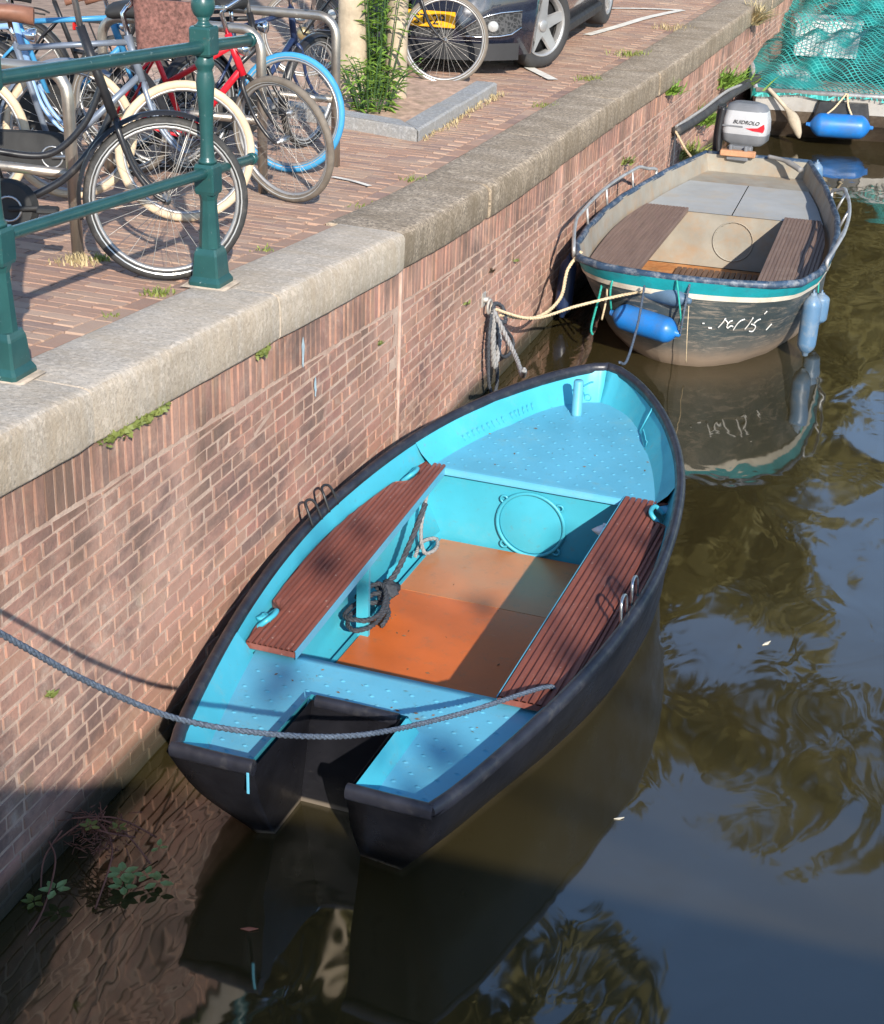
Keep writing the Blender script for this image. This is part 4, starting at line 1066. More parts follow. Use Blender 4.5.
# pole along the boats and a paddle-shaped bumper hanging from it
tp = MB(); tp.tube(spline([(0.03, 14.6, .62), (.11, 15.4, .63), (.20, 16.5, .66), (.30, 17.65, .66)], 8), 0.05, 10)
tp = tp.build('mooring_hose', pbr('hose_black', (.045, .042, .04), .6, var=.4, vs=8)); tag(tp, 'thick dark chafing hose running from the wall to the work boat corner', 'hose')
rope('mooring_line', [(0.03, 14.6, .66), (.12, 15.4, .69), (.21, 16.5, .72), (.32, 17.70, .62)], .016, m_rope_grey, 'grey mooring line lying along the thick dark hose', 'rope')
pd = MB(); pd.tube(spline([W3(-1.50, -.06, .56), W3(-1.36, -.12, .44), W3(-1.24, -.16, .32), W3(-1.17, -.18, .2), W3(-1.12, -.19, .08)], 6), [.022]*10+[.03, .04, .05, .058, .062, .063, .062, .06, .055, .05, .045, .04, .03, .02, .01], 10)
pdo = pd.build('wooden_paddle', pbr('paddle_wood', (.36, .30, .22), .7, var=.3)); tag(pdo, 'weathered wooden paddle hanging on the stern rail of the work boat', 'paddle')

# ------------------------------------------------------------------ green railing on the quay
m_green, t, b = newmat('railing_green'); v = coords(t)
c = ramp(t, noise(t, v, 7, 5), [(0.3, (0.010, 0.050, 0.050)), (0.7, (0.018, 0.078, 0.074))])
c = mix(t, ramp(t, noise(t, v, 38, 6, 0.7), [(0.64, 0.0), (0.70, 0.55)]), c, (0.30, 0.36, 0.35))
c = mix(t, ramp(t, noise(t, v, 13, 8, 0.75), [(0.63, 0.0), (0.70, 0.7)]), c, (0.16, 0.075, 0.035))
L(t, c, b.inputs['Base Color']); b.inputs['Roughness'].default_value = 0.32
bump(t, b, noise(t, v, 18, 5), 0.25, 0.004)
RY = [2.72, 4.32, 5.83]; RX = -0.285
rl = thing('canal_railing', 'dark green iron railing with ball-topped posts on the coping', 'railing', (RX, 4.32, ztop(4.32)))
def rpost(y):
    z0 = ztop(y); mb = MB()
    sq = lambda pr: mb.grid([[(RX+a*r*.88, y+b_*r*.88, z0+z*1.07) for a, b_ in ((1, -.35), (1, .35), (.35, 1), (-.35, 1), (-1, .35), (-1, -.35), (-.35, -1), (.35, -1))] for r, z in pr], closed=True, sm=False)
    def square(pr, k=0.86):
        rows = [[(RX+a*r*.88, y+b_*r*.88, z0+z*1.07) for a, b_ in ((1, -k), (1, k), (k, 1), (-k, 1), (-1, k), (-1, -k), (-k, -1), (k, -1))] for r, z in pr]
        mb.grid(rows, closed=True, sm=False); mb.poly(rows[-1])
    square([(.082, 0), (.082, .022), (.074, .034), (.068, .042), (.060, .125), (.058, .132), (.050, .150)])
    sq([(.049, .150), (.038, .30), (.037, .335), (.046, .36)])
    square([(.046, .36), (.050, .372), (.050, .462), (.044, .474)])
    mb.lathe([(.042, .474), (.044, .484), (.036, .492), (.034, .50), (.030, .56), (.033, .66), (.040, .74), (.043, .775), (.036, .81), (.034, .82), (.044, .835), (.046, .845), (.040, .858), (.040, .872)], (RX, y, z0), 18, Matrix.Diagonal((.88, .88, 1.07, 1)))
    square([(.046, .872), (.051, .880), (.051, .968), (.046, .976)])
    mb.lathe([(.046, .976), (.030, .984), (.024, .996), (.030, 1.004)]+[(.054*cos(radians(a)), 1.050+.054*sin(radians(a))) for a in range(-60, 91, 15)], (RX, y, z0), 20, Matrix.Diagonal((.88, .88, 1.07, 1)))
    return mb.build('railing_post', m_green, rl, loc=(RX, 4.32, ztop(4.32)))
for y in RY: rpost(y)
for h, r in ((.965, .025), (.47, .022)):
    mb = MB(); pts = [(RX, y, ztop(y)+h) for y in (2.0, 2.72, 4.32, 5.83)]+[(RX+.0, 6.27, ztop(6.27)+h)]
    mb.tube(pts+[(RX, 6.282, ztop(6.28)+h), (RX, 6.29, ztop(6.29)+h)], [r]*5+[r*.8, r*.2], 12); mb.build('railing_bar', m_green, rl, loc=(RX, 4.32, ztop(4.32)))
    # collar at the free end
    mb = MB(); mb.lathe([(r*1.05, 0), (r*1.22, .006), (r*1.22, .02), (r*1.05, .028)], (RX, 6.235, ztop(6.235)+h), 12, Matrix.Rotation(radians(-90), 4, 'X')); mb.build('bar_collar', m_green, rl, loc=(RX, 4.32, ztop(4.32)))
m_pad = pbr('pad_mortar', (.50, .40, .30), .95, var=.25, vs=30, bmp=.6, bs=120)
for y in RY[1:]:
    mb = MB(); mb.grid([[(RX+a*.10, y+b_*.10, ztop(y)+.003) for a, b_ in ((1, -.8), (1, .8), (-1, .9), (-1, -.9))], [(RX+a*.088, y+b_*.088, ztop(y)+.008) for a, b_ in ((1, -.8), (1, .8), (-1, .9), (-1, -.9))]], closed=True); mb.poly([(RX+a*.088, y+b_*.088, ztop(y)+.008) for a, b_ in ((1, -.8), (1, .8), (-1, .9), (-1, -.9))])
    mb.build('mortar_pad', m_pad, rl, loc=(RX, 4.32, ztop(4.32)))

# ------------------------------------------------------------------ stainless bicycle stands
m_stand = pbr('stand_steel', (0.46, 0.41, 0.35), 0.38, 0.85, var=0.12, vs=5, bmp=0.05)
def stand(x, y, l, h, label):
    z = zpave(x, y); th = thing('bike_stand', label, 'bike stand', (x, y, z), 0, 'steel bicycle stands')
    c = .11; P = [(0, 0, -.05), (0, 0, h-c)]+[(-c+c*cos(radians(a)), 0, h-c+c*sin(radians(a))) for a in (20, 40, 60, 80, 90)]+[(-l+c-c*cos(radians(a)), 0, h-c+c*sin(radians(a))) for a in (90, 80, 60, 40, 20)]+[(-l, 0, h-c), (-l, 0, -.05)]
    mb = MB(); mb.tube(P, .027, 12); mb.build('hoop', m_stand, th)
    mb = MB(); mb.tube([(0, 0, h*.45), (-l, 0, h*.45)], .022, 10); mb.build('cross_bar', m_stand, th)
    return th
stand(-1.034, 6.03, 0.95, .80, 'steel hoop stand nearest the camera, beside the black bicycle')
stand(-1.02, 7.95, 0.95, .86, 'steel hoop stand just behind the end of the green railing')
stand(-0.98, 8.90, 0.95, .86, 'steel hoop stand farthest from the camera, near the pale tree trunk')

# ------------------------------------------------------------------ bicycles
def bmat(n, c, r=.35): return pbr(n, c, r, 0.0, var=.12, vs=14, dirt=(.22, .18, .14), dirtamt=.2, ds=12)
BK = {'black': bmat('bike_black', (.018, .018, .02)), 'blue': bmat('bike_lightblue', (.22, .36, .58)), 'silver': pbr('bike_silver', (.20, .23, .28), .4, .4, var=.15), 'red': bmat('bike_red', (.55, .012, .025)), 'navy': bmat('bike_navy', (.02, .035, .09)), 'green': bmat('bike_darkgreen', (.02, .06, .05)), 'cyan': bmat('bike_cyan', (.05, .24, .45))}
m_tyre = pbr('tyre_black', (.032, .031, .030), .75, var=.3, vs=20, dirt=(.20, .17, .14), dirtamt=.35, ds=9)
m_tyre_grey = pbr('tyre_greybrown', (.15, .125, .10), .8, var=.25, vs=14)
m_tyre_cream = pbr('tyre_cream', (.58, .45, .30), .75, var=.12, vs=9, dirt=(.36, .28, .2), dirtamt=.35, ds=7)
m_tyre_cyan = pbr('tyre_cyan', (.045, .26, .48), .6, var=.1, vs=9)
m_rim = pbr('rim_alloy', (.42, .41, .40), .38, .6, var=.08)
m_spoke = pbr('spoke_steel', (.46, .43, .39), .4, .6, var=.1)
m_hub = pbr('hub_steel', (.40, .40, .40), .35, .9)
m_leather = pbr('leather_brown', (.21, .095, .06), .55, var=.3, vs=10)
m_rubberblk = pbr('grip_black', (.02, .02, .02), .7)
m_lens = pbr('lamp_lens', (.45, .45, .44), .2, .3)
m_reflred = pbr('reflector_red', (.5, .01, .01), .3)
RW = .34
def wheel(par, cx_, tyre, turn=0.0, band=True):
    wo = bpy.data.objects.new('wheel', None)
    hubm = MB(); hubm.tube([(0, -.055, 0), (0, -.03, 0), (0, -.028, 0), (0, .028, 0), (0, .03, 0), (0, .055, 0)], [.008, .008, .021, .021, .008, .008], 10)
    wo = hubm.build('wheel', m_hub, par); wo.location = (cx_, 0, RW); wo.rotation_euler = (0, 0, turn)
    mb = MB(); mb.torus((0, 0, 0), RW-.021, .021, 'y', 44, 10)
    mb.build('tyre', tyre, wo)
    mb = MB(); rows = []
    for k in range(45):
        a = 2*pi*k/44; rows.append([((RW-r)*cos(a), y, (RW-r)*sin(a)) for r, y in ((.038, .012), (.038, -.012), (.047, -.010), (.053, 0), (.047, .010), (.038, .012))])
    mb.grid(rows); mb.build('rim', m_rim, wo)
    if band and tyre not in (m_tyre_cream,):
        for sd in (-1, 1):
            mb = MB(); mb.grid([[((RW-.026)*cos(2*pi*k/44), sd*.0222, (RW-.026)*sin(2*pi*k/44)) for k in range(45)], [((RW-.031)*cos(2*pi*k/44), sd*.0205, (RW-.031)*sin(2*pi*k/44)) for k in range(45)]]); mb.build('reflective_band', m_lens, wo)
    mb = MB(); n = 32
    for k in range(n):
        a = 2*pi*k/n; o = (.35 if k % 4 < 2 else -.35); y = .026 if k % 2 else -.026
        mb.tube([(.02*cos(a+o), y, .02*sin(a+o)), ((RW-.056)*cos(a), 0, (RW-.056)*sin(a))], .0013, 3, cap=False)
    mb.build('spokes', m_spoke, wo); return wo
def guard(par, cx_, a0, a1, m, turn=0.0, w_=.028):
    mb = MB(); rows = []
    for k in range(25):
        a = radians(lerp(a0, a1, k/24)); rows.append([((RW+.018+d)*cos(a), y, (RW+.018+d)*sin(a)) for y, d in ((-w_, -.012), (-w_*.6, .002), (0, .006), (w_*.6, .002), (w_, -.012))])
    mb.grid(rows); o = mb.build('mudguard', m, par); o.location = (cx_, 0, RW); o.rotation_euler = (0, 0, turn)
    mb = MB()
    for sd in (-1, 1):
        for a in (lerp(a0, a1, .12),) : mb.tube([(0, sd*.05, 0), ((RW+.01)*cos(radians(a)), sd*.028, (RW+.01)*sin(radians(a)))], .0025, 4)
    mb.build('mudguard_stay', m_spoke, o)
    return o
def bicycle(front, head, label, style='dutch', paint='black', ftyre=None, rtyre=None, lean=0.0, steer=0.0, guards='black', chaincase=True, rack=True, grip=None, basket=None, lamp=True, tall=0.0):
    ftyre = ftyre or m_tyre; rtyre = rtyre or m_tyre; pm = BK[paint]; WB = 1.08
    hx, hy = cos(head), sin(head); x0, y0 = front[0]-WB*hx, front[1]-WB*hy
    zr, zf = zpave(x0, y0), zpave(front[0], front[1])
    th = thing('bicycle', label, 'bicycle', (x0, y0, zr), head, 'parked bicycles')
    th.rotation_euler = (lean, -math.atan2(zf-zr, WB), head)
    wheel(th, 0, rtyre)
    BB = (.45, 0, .285); SC_ = (.27, 0, .80); HB = (.87, 0, .66); HT = (.80-tall*.25, 0, .87+tall*.6); T_ = Vector((-tall*.3, 0, tall))
    mb = MB()
    mb.tube([BB, (.32, 0, .66), SC_], .015, 10)
    if style == 'dutch':
        mb.tube(spline([(.862, 0, .685), (.80, 0, .56), (.66, 0, .40), BB], 8), .0165, 10)
        mb.tube(spline([(.825, 0, .80), (.75, 0, .63), (.60, 0, .50), (.365, 0, .51)], 8), .0145, 10)
    elif style == 'sloping':
        mb.tube([(.86, 0, .69), BB], .018, 10); mb.tube([(.82, 0, .81), (.34, 0, .55)], .016, 10)
    else:
        mb.tube([(.86, 0, .69), BB], .017, 10); mb.tube([(.81, 0, .84), (.28, 0, .78)], .015, 10)
    for sd in (-1, 1):
        mb.tube([(BB[0]-.04, sd*.025, BB[2]), (.05, sd*.055, RW-.005), (0, sd*.058, RW)], .009, 8)
        mb.tube([(.30, sd*.016, .70), (.20, sd*.05, .60), (0, sd*.058, RW)], .008, 8)
    mb.tube([HB, HT], .020, 10)
    mb.build('frame', pm, th)
    # steering group
    ft = bpy.data.objects.new('fork', None)
    fk = MB(); ax = Vector((-.316, 0, .949))
    fk.tube([(.0, -.045, .0), (0, .045, 0)], .014, 8)
    base = Vector((.885, 0, .62))
    f2 = MB()
    for sd in (-1, 1): f2.tube(spline([(.88, sd*.012, .655), (.892, sd*.045, .615), (.95, sd*.052, .47), (1.03, sd*.056, .37), (WB, sd*.058, RW)], 6), [.013]*10+[.011]*8+[.008]*7, 8)
    f2.build('fork', pm if paint != 'red' else BK['black'], th)
    w_ = wheel(th, WB, ftyre, steer)
    if guards: guard(th, 0, 15, 185, BK[guards] if guards in BK else m_rubberblk); guard(th, WB, 55, 195, BK[guards] if guards in BK else m_rubberblk, steer)
    mb = MB(); mb.tube([HT, Vector((.775, 0, .97))+T_, Vector((.80, 0, 1.0))+T_], .013, 8)
    for sd in (-1, 1): mb.tube(spline([Vector(q)+T_ for q in ((.80, 0, 1.0), (.83, sd*.10, 1.03), (.80, sd*.24, 1.06), (.68, sd*.30, 1.045), (.57, sd*.31, 1.01))], 6), .011, 8)
    hb = mb.build('handlebar', m_chrome if paint != 'black' else m_hub, th)
    for sd in (-1, 1):
        mb = MB(); mb.tube([Vector(q)+T_ for q in ((.68, sd*.302, 1.045), (.62, sd*.308, 1.03), (.555, sd*.312, 1.005))], [.016, .018, .0165], 10); mb.build('grip', grip or m_rubberblk, hb)
    mb = MB(); mb.tube([SC_, (.245, 0, .90)], .012, 8); mb.build('seat_post', m_chrome, th)
    mb = MB(); rows = []
    for k in range(15):
        f = k/14; x = .07+.29*f; w2 = .105*(1-f)**.55*(1 if f > .12 else .55+.45*f/.12)+.022; h = .93+.03*sin(f*2.2)-.02*f
        rows.append([(x, w2*cos(a), h+.034*sin(a) if sin(a) > 0 else h+.05*sin(a)) for a in [2*pi*q/12 for q in range(12)]])
    mb.grid(rows, closed=True); mb.poly(rows[0][::-1]); mb.poly(rows[-1]); mb.build('saddle', grip or m_rubberblk, th)
    sd = -1
    if chaincase:
        mb = MB(); rows = []
        pts = []
        for a in range(-90, 91, 15): pts.append((BB[0]+.118*cos(radians(a)), BB[2]+.118*sin(radians(a))))
        for a in range(90, 271, 20): pts.append((.0+.06*cos(radians(a)), RW+.06*sin(radians(a))))
        n = len(pts); vs = [(x, -.034, z) for x, z in pts]+[(BB[0]*.5+(x-BB[0]*.5)*.93, -.064, .3+(z-.3)*.9) for x, z in pts]
        vs += [(x, -.030, z) for x, z in pts]
        mb.add(vs, [tuple(range(n, 2*n))]+[(i, (i+1) % n, n+(i+1) % n, n+i) for i in range(n)]+[tuple(range(2*n, 3*n))[::-1]], False)
        cc = mb.build('chain_case', m_rubberblk, th)
        mb = MB(); mb.torus((BB[0], -.066, BB[2]), .05, .006, 'y', 20, 6); mb.build('case_ring', m_hub, cc)
    else:
        mb = MB(); mb.torus((BB[0], -.045, BB[2]), .085, .005, 'y', 30, 5)
        for k in range(5): a = 2*pi*k/5; mb.tube([(BB[0], -.045, BB[2]), (BB[0]+.084*cos(a), -.045, BB[2]+.084*sin(a))], .006, 5)
        mb.tube([(BB[0], -.045, BB[2]+.085), (0, -.045, RW+.035)], .004, 4); mb.tube([(BB[0], -.045, BB[2]-.085), (0, -.045, RW-.035)], .004, 4)
        mb.build('chainring', m_hub, th)
        mb = MB(); mb.tube([(0, -.03, RW), (0, -.035, RW), (0, -.055, RW)], [.05, .045, .022], 20); mb.build('sprocket', pbr('sprocket_brass', (.45, .36, .2), .4, .8), th)
    for sd, a in ((-1, 5), (1, 185)):
        mb = MB(); e = (BB[0]+.165*cos(radians(a)), sd*.085, BB[2]+.165*sin(radians(a)))
        mb.tube([(BB[0], sd*.075, BB[2]), e], .011, 8); cr_ = mb.build('crank', m_hub if paint != 'black' else m_rubberblk, th)
        mb = MB(); mb.box((e[0], sd*.135, e[2]), (.085, .085, .022), bev=.006); mb.build('pedal', m_rubberblk, cr_)
    if rack:
        mb = MB()
        for s2 in (-1, 1):
            mb.tube(spline([(.22, s2*.03, .72), (.12, s2*.062, .735), (-.10, s2*.065, .735), (-.30, s2*.06, .735)], 4), .0055, 6); mb.tube([(-.20, s2*.063, .735), (0, s2*.062, RW)], .005, 6)
        for x in (.1, -.02, -.14, -.29): mb.tube([(x, -.063, .735), (x, .063, .735)], .0045, 6)
        rk = mb.build('luggage_rack', m_hub if paint == 'silver' else m_rubberblk, th)
        mb = MB(); mb.box((-.315, 0, .70), (.012, .09, .045), bev=.004); mb.build('rear_reflector', m_reflred, rk)
    if lamp:
        mb = MB(); mb.lathe([(.012, -.06), (.030, -.03), (.036, 0), (.034, .008), (.001, .012)], (.905, 0, .80), 16, Matrix.Rotation(radians(90), 4, 'Y')); lp = mb.build('head_lamp', m_chrome, th)
    if basket:
        mb = MB()
        loft(mb, [(.86, 1.14, -.17, .17, .80, .04), (.84, 1.18, -.20, .20, 1.04, .05)]); mb.build('basket', basket, th)
    return th
D = radians
m_wicker = pbr('wicker_red', (.15, .068, .055), .85, var=.6, vs=55, bmp=1.0, bs=45)
bicycle((-0.50, 5.84), D(25), 'black step-through bicycle nearest the camera, its front wheel behind the green post', 'dutch', 'black', lean=D(-4), steer=D(5), guards='black', tall=.24, lamp=False)
bicycle((-1.00, 6.98), D(22), 'silver-grey bicycle with cream tyres just behind the near green post', 'diamond', 'silver', m_tyre_cream, m_tyre_cream, lean=D(-7), steer=D(8), guards=None, grip=m_leather, basket=m_wicker)
bicycle((-0.80, 7.80), D(-10), 'red bicycle with a worn grey-brown front tyre', 'sloping', 'red', m_tyre_grey, m_tyre_grey, lean=D(9), steer=D(-6), guards=None, chaincase=False, rack=False)
bicycle((-1.14, 8.55), D(0), 'dark bicycle with a bright blue front tyre', 'diamond', 'black', m_tyre_cyan, m_tyre, lean=D(-6), steer=D(0), guards=None, rack=True)
bicycle((-1.36, 9.32), D(76), 'dark bicycle seen nearly end-on beside the pale tree trunk', 'diamond', 'navy', lean=D(6), steer=D(8), guards='black')
bicycle((-1.74, 7.15), D(18), 'light blue bicycle with cream tyres and brown grips at the left edge', 'diamond', 'blue', m_tyre_cream, m_tyre_cream, chaincase=False, lean=D(-6), steer=D(4), guards='silver', grip=m_leather)
bicycle((-1.75, 8.20), D(12), 'blue bicycle tangled behind the silver-grey one', 'diamond', 'cyan', m_tyre, m_tyre, lean=D(5), steer=D(10), guards='black', basket=None)
bicycle((-2.05, 9.05), D(8), 'black bicycle with brown saddle in the back of the row', 'dutch', 'black', lean=D(4), steer=D(-4), guards='black', grip=m_leather)
bicycle((-2.75, 8.0), D(10), 'dark green bicycle deepest in the row of parked bicycles', 'dutch', 'green', lean=D(-5), guards='black')
bicycle((-1.36, 12.02), D(20), 'bicycle with a thin grey tyre standing in front of the dark car', 'diamond', 'black', m_tyre_grey, m_tyre_grey, lean=D(-3), steer=D(0), guards=None, chaincase=False)
gb = MB(); gb.lathe([(.001, -.035), (.02, -.03), (.036, 0), (.028, .025), (.001, .034)], (-1.27, 5.98, zpave(-1.2, 6)+.26), 10)
tag(gb.build('bicycle_bell_cover', pbr('bright_green_plastic', (.01, .42, .09), .5)), 'small bright green plastic cap caught among the bicycle wheels', 'cap')

# ------------------------------------------------------------------ dark parked car
m_car = pbr('car_navy', (.012, .015, .028), .25, .0, var=.1, coat=1.0); m_carblk = pbr('car_plastic', (.02, .02, .022), .6)
m_glass = pbr('car_glass', (.01, .012, .014), .05, ior=1.5)
car = thing('parked_car', 'dark navy hatchback parked facing the camera beside the coping', 'car', (-1.80, 12.42, zpave(-1.8, 13.5)-.01), D(3)); car.scale = (1.1, 1.1, 1.1)
m_tyre_car = pbr('car_tyre', (.035, .034, .034), .75, var=.2, bmp=.3, bs=30)
HWc = .87; yf = lambda x: .34*(abs(x)/HWc)**3.4
WY = (.86, 3.46); WR = .315
def car_ring(y):
    hw = HWc*min(1, (max(0, y)/.34)**(1/3.4)) if y < .34 else (HWc if y < 3.8 else HWc-.12*((y-3.8)/.4)**2)
    hw = max(hw, .02)
    arch = 0.0
    for wy in WY:
        d = abs(y-wy)
        if d < .375: arch = max(arch, sqrt(.375**2-d*d)+.30)
    zb = .155; zs = max(zb+.02, arch if arch > .3 else zb+.02)
    hood = table([(0, .60), (.04, .68), (.15, .76), (.5, .86), (1.05, .96), (1.2, 1.0), (1.9, 1.43), (2.4, 1.50), (3.3, 1.46), (3.7, 1.38), (4.1, .98), (4.2, .75)], y)
    belt = min(hood-.02, table([(0, .55), (.15, .66), (.5, .76), (1.2, .90), (4.0, .98), (4.2, .72)], y))
    tw = hw*(.86 if hood < 1.02 else .66)
    zs = min(zs, belt-.02)
    return [(0, zb+ (arch*.3 if arch else 0)), (hw*.80, zb+(arch*.3 if arch else 0)), (hw*.96, zs), (hw, max(zs+.06, .48) if belt > .56 else zs+.05), (hw*.995, lerp(zs, belt, .75)), (hw*.965, belt), (lerp(hw*.965, tw, .5), lerp(belt, hood, .6)), (tw, hood-.02 if hood > 1.02 else hood-.012), (0, hood+.015)]
mb = MB(); yl = [0, .002, .006, .015, .03, .06, .1, .16, .24, .34]+[.34+.06*k for k in range(1, 65)]
for sd in (-1, 1):
    rows = []
    for y in yl: rows.append([(sd*x, y, z) for x, z in car_ring(y)])
    mb.grid(rows)
bo = mb.build('body', m_car, car); weld(bo)
def front_panel(name, pts, m, off, n=8, par=car):
    # pts: outline rows [(x,z) ...] two edges interpolated, laid on the curved nose
    mb = MB(); top, low = pts; rows = []
    for j in range(5):
        rows.append([(lerp(top[i][0], low[i][0], j/4), yf(lerp(top[i][0], low[i][0], j/4))-off, lerp(top[i][1], low[i][1], j/4)) for i in range(len(top))])
    mb.grid(rows); return mb.build(name, m, par)
m_grille, t, b = newmat('fog_grille'); v = coords(t)
vo = t.nodes.new('ShaderNodeTexVoronoi'); vo.inputs['Scale'].default_value = 38; vo.feature = 'DISTANCE_TO_EDGE'; L(t, v, vo.inputs['Vector'])
L(t, ramp(t, vo.outputs['Distance'], [(0.05, (.06, .06, .062)), (0.16, (.012, .012, .013))]), b.inputs['Base Color']); b.inputs['Roughness'].default_value = .5
xs = [.42, .50, .58, .66, .73, .79]
for sd in (-1, 1):
    gp = front_panel('fog_grille', ([(sd*x, z) for x, z in zip(xs, (.36, .42, .45, .47, .475, .48))], [(sd*x, z) for x, z in zip(xs, (.325, .32, .32, .325, .335, .38))]), m_grille, .008)
    mb = MB(); mb.lathe([(.038, 0), (.040, .012), (.03, .018), (.001, .024)], (sd*.61, yf(.61)-.006, .385), 20, Matrix.Rotation(radians(90), 4, 'X') @ Matrix.Rotation(radians(sd*22), 4, 'Y')); mb.build('fog_lamp', m_lens, gp)
    mb = MB(); mb.tube([(sd*x, yf(x)-.012, z) for x, z in zip(xs, (.315, .312, .312, .316, .328, .375))], .007, 6); mb.tube([(sd*x, yf(x)-.012, z) for x, z in zip(xs, (.37, .43, .46, .48, .486, .49))], .006, 6); mb.build('grille_trim', m_chrome, gp)
    front_panel('headlight', ([(sd*x, z) for x, z in zip((.42, .52, .62, .72, .80), (.665, .70, .72, .735, .74))], [(sd*x, z) for x, z in zip((.42, .52, .62, .72, .80), (.60, .60, .61, .63, .655))]), m_lens, .01)
front_panel('lower_grille', ([(x, .40) for x in (-.36, -.2, 0, .2, .36)], [(x, .29) for x in (-.33, -.2, 0, .2, .33)]), m_grille, .006)
front_panel('bumper_lip', ([(x, .265) for x in (-.78, -.6, -.4, -.2, 0, .2, .4, .6, .78)], [(x, .145) for x in (-.78, -.6, -.4, -.2, 0, .2, .4, .6, .78)]), m_carblk, .012)
pl = MB(); pl.box((0.10, -.026, .425), (.52, .012, .112), bev=.003); plo = pl.build('number_plate', pbr('plate_orange', (.80, .36, .008), .5, var=.04), car)
tc = bpy.data.curves.new('plate_text', 'FONT'); tc.body = 'T8-ST-29'; tc.size = .098; tc.extrude = .001; tc.align_x = 'CENTER'; tc.offset = .001
font_to_mesh(tc, 'plate_lettering', m_rubberblk, plo, (0.10, -.0335, .389), (D(90), 0, 0), (1.02, 1, 1))
mb = MB(); mb.box((0, 2.2, .42), (1.3, 3.7, .36)); mb.build('underbody', m_carblk, car)
for wy in WY:
    for sd in (-1, 1):
        tw_ = MB(); x0 = sd*(HWc-.115); M = Matrix.Rotation(D(90)*sd, 4, 'Y')
        tw_.lathe([(.20, -.10), (.28, -.10), (.305, -.085), (WR, -.06), (WR, .06), (.305, .085), (.285, .098), (.225, .10), (.215, .07), (.20, -.08)], (0, 0, 0), 36, M, cap=False)
        wo = tw_.build('wheel', m_tyre_car, car); wo.location = (x0, wy, WR)
        if wy < 2: wo.rotation_euler = (0, 0, D(-30))
        rm = MB()
        rm.lathe([(.226, .098), (.22, .103), (.205, .085), (.20, .04)], (0, 0, 0), 36, M, cap=False)
        for k in range(5):
            a = 2*pi*k/5+.3
            for f0, f1, wa, wb in ((0.02, .205, .055, .036),):
                ca, sa = cos(a), sin(a); q = []
                for r, w_, d in ((.02, .05, .075), (.11, .038, .082), (.207, .034, .092)): q.append([(sd*d, r*ca-s*w_*sa, r*sa+s*w_*ca) for s in (-1, 1)]+[(sd*(d-.02), r*ca+s*w_*1.15*sa*-1*-1 if False else r*ca-s*w_*1.2*sa, r*sa+s*w_*1.2*ca) for s in (1, -1)])
                rm.grid(q, closed=True, sm=False)
        rm.lathe([(.045, .07), (.045, .088), (.038, .092), (.001, .092)], (0, 0, 0), 18, M)
        rmo = rm.build('rim', m_rim, wo)
        bd = MB(); bd.lathe([(.20, .0), (.20, .02), (.001, .02)], (0, 0, 0), 24, M); bd.build('brake_disc', m_carblk, wo)
for sd in (-1, 1):
    mb = MB(); mb.box((sd*(HWc-.02), 2.16, .21), (.06, 1.75, .09), bev=.02); mb.build('sill', m_carblk, car)

# ------------------------------------------------------------------ trees
leaf_cache = {}
def crown_mesh(name, seed, R, H, n, size, mat):
    rr = random.Random(seed); mb = MB()
    cl = [(Vector((rr.gauss(0, .42)*R, rr.gauss(0, .42)*R, rr.gauss(0, .34)*H)), rr.uniform(.16, .36)*R) for _ in range(26)]
    for i in range(n):
        c_, r_ = cl[rr.randrange(len(cl))]; d = Vector((rr.gauss(0, 1), rr.gauss(0, 1), rr.gauss(0, .8))).normalized()
        p = c_+d*r_*rr.uniform(.55, 1.1); nx = Vector((rr.gauss(0, 1), rr.gauss(0, 1), rr.gauss(0, 1))).normalized(); ny = nx.orthogonal().normalized(); s = size*rr.uniform(.6, 1.3)
        mb.add([p-nx*s*.5, p+ny*s*.32, p+nx*s*.5, p-ny*s*.32], [(0, 1, 2, 3)])
    me = mb.build(name, mat); m_ = me.data; bpy.data.objects.remove(me); return m_
cm1 = crown_mesh('crown', 11, 3.6, 4.4, 9000, .40, m_leaf); cm2 = crown_mesh('crown', 12, 4.0, 5.0, 9000, .42, m_leaf)
def tree(x, y, z0, h, me, label, sc=1.0, rz=0.0, r=.17, bark=m_bark_dark):
    th = thing('street_tree', label, 'tree', (x, y, z0), rz, 'street trees along the canal'); rr = random.Random(int(x*100+y*10))
    mb = MB(); mb.tube(spline([(0, 0, -.1), (rr.uniform(-.1, .1), .05, h*.3), (rr.uniform(-.2, .2), rr.uniform(-.2, .2), h*.62)], 6), [lerp(r, r*.55, k/12) for k in range(13)], 10)
    for k in range(7):
        a = k*.9+rr.random(); l = rr.uniform(1.2, 2.4)*sc; z = h*rr.uniform(.38, .6); mb.tube(spline([(0, 0, z), (l*.5*cos(a), l*.5*sin(a), z+l*.5), (l*cos(a), l*sin(a), z+l*1.0)], 4), [lerp(r*.4, r*.1, q/8) for q in range(9)], 6)
    mb.build('trunk', bark, th)
    c_ = bpy.data.objects.new('crown', me); COL.objects.link(c_); c_.parent = th; c_.location = ((.5*cos(rz), -.5*sin(rz), h*.66) if x < 0 else (0, 0, h*.68)); c_.scale = (sc, sc, sc); return th
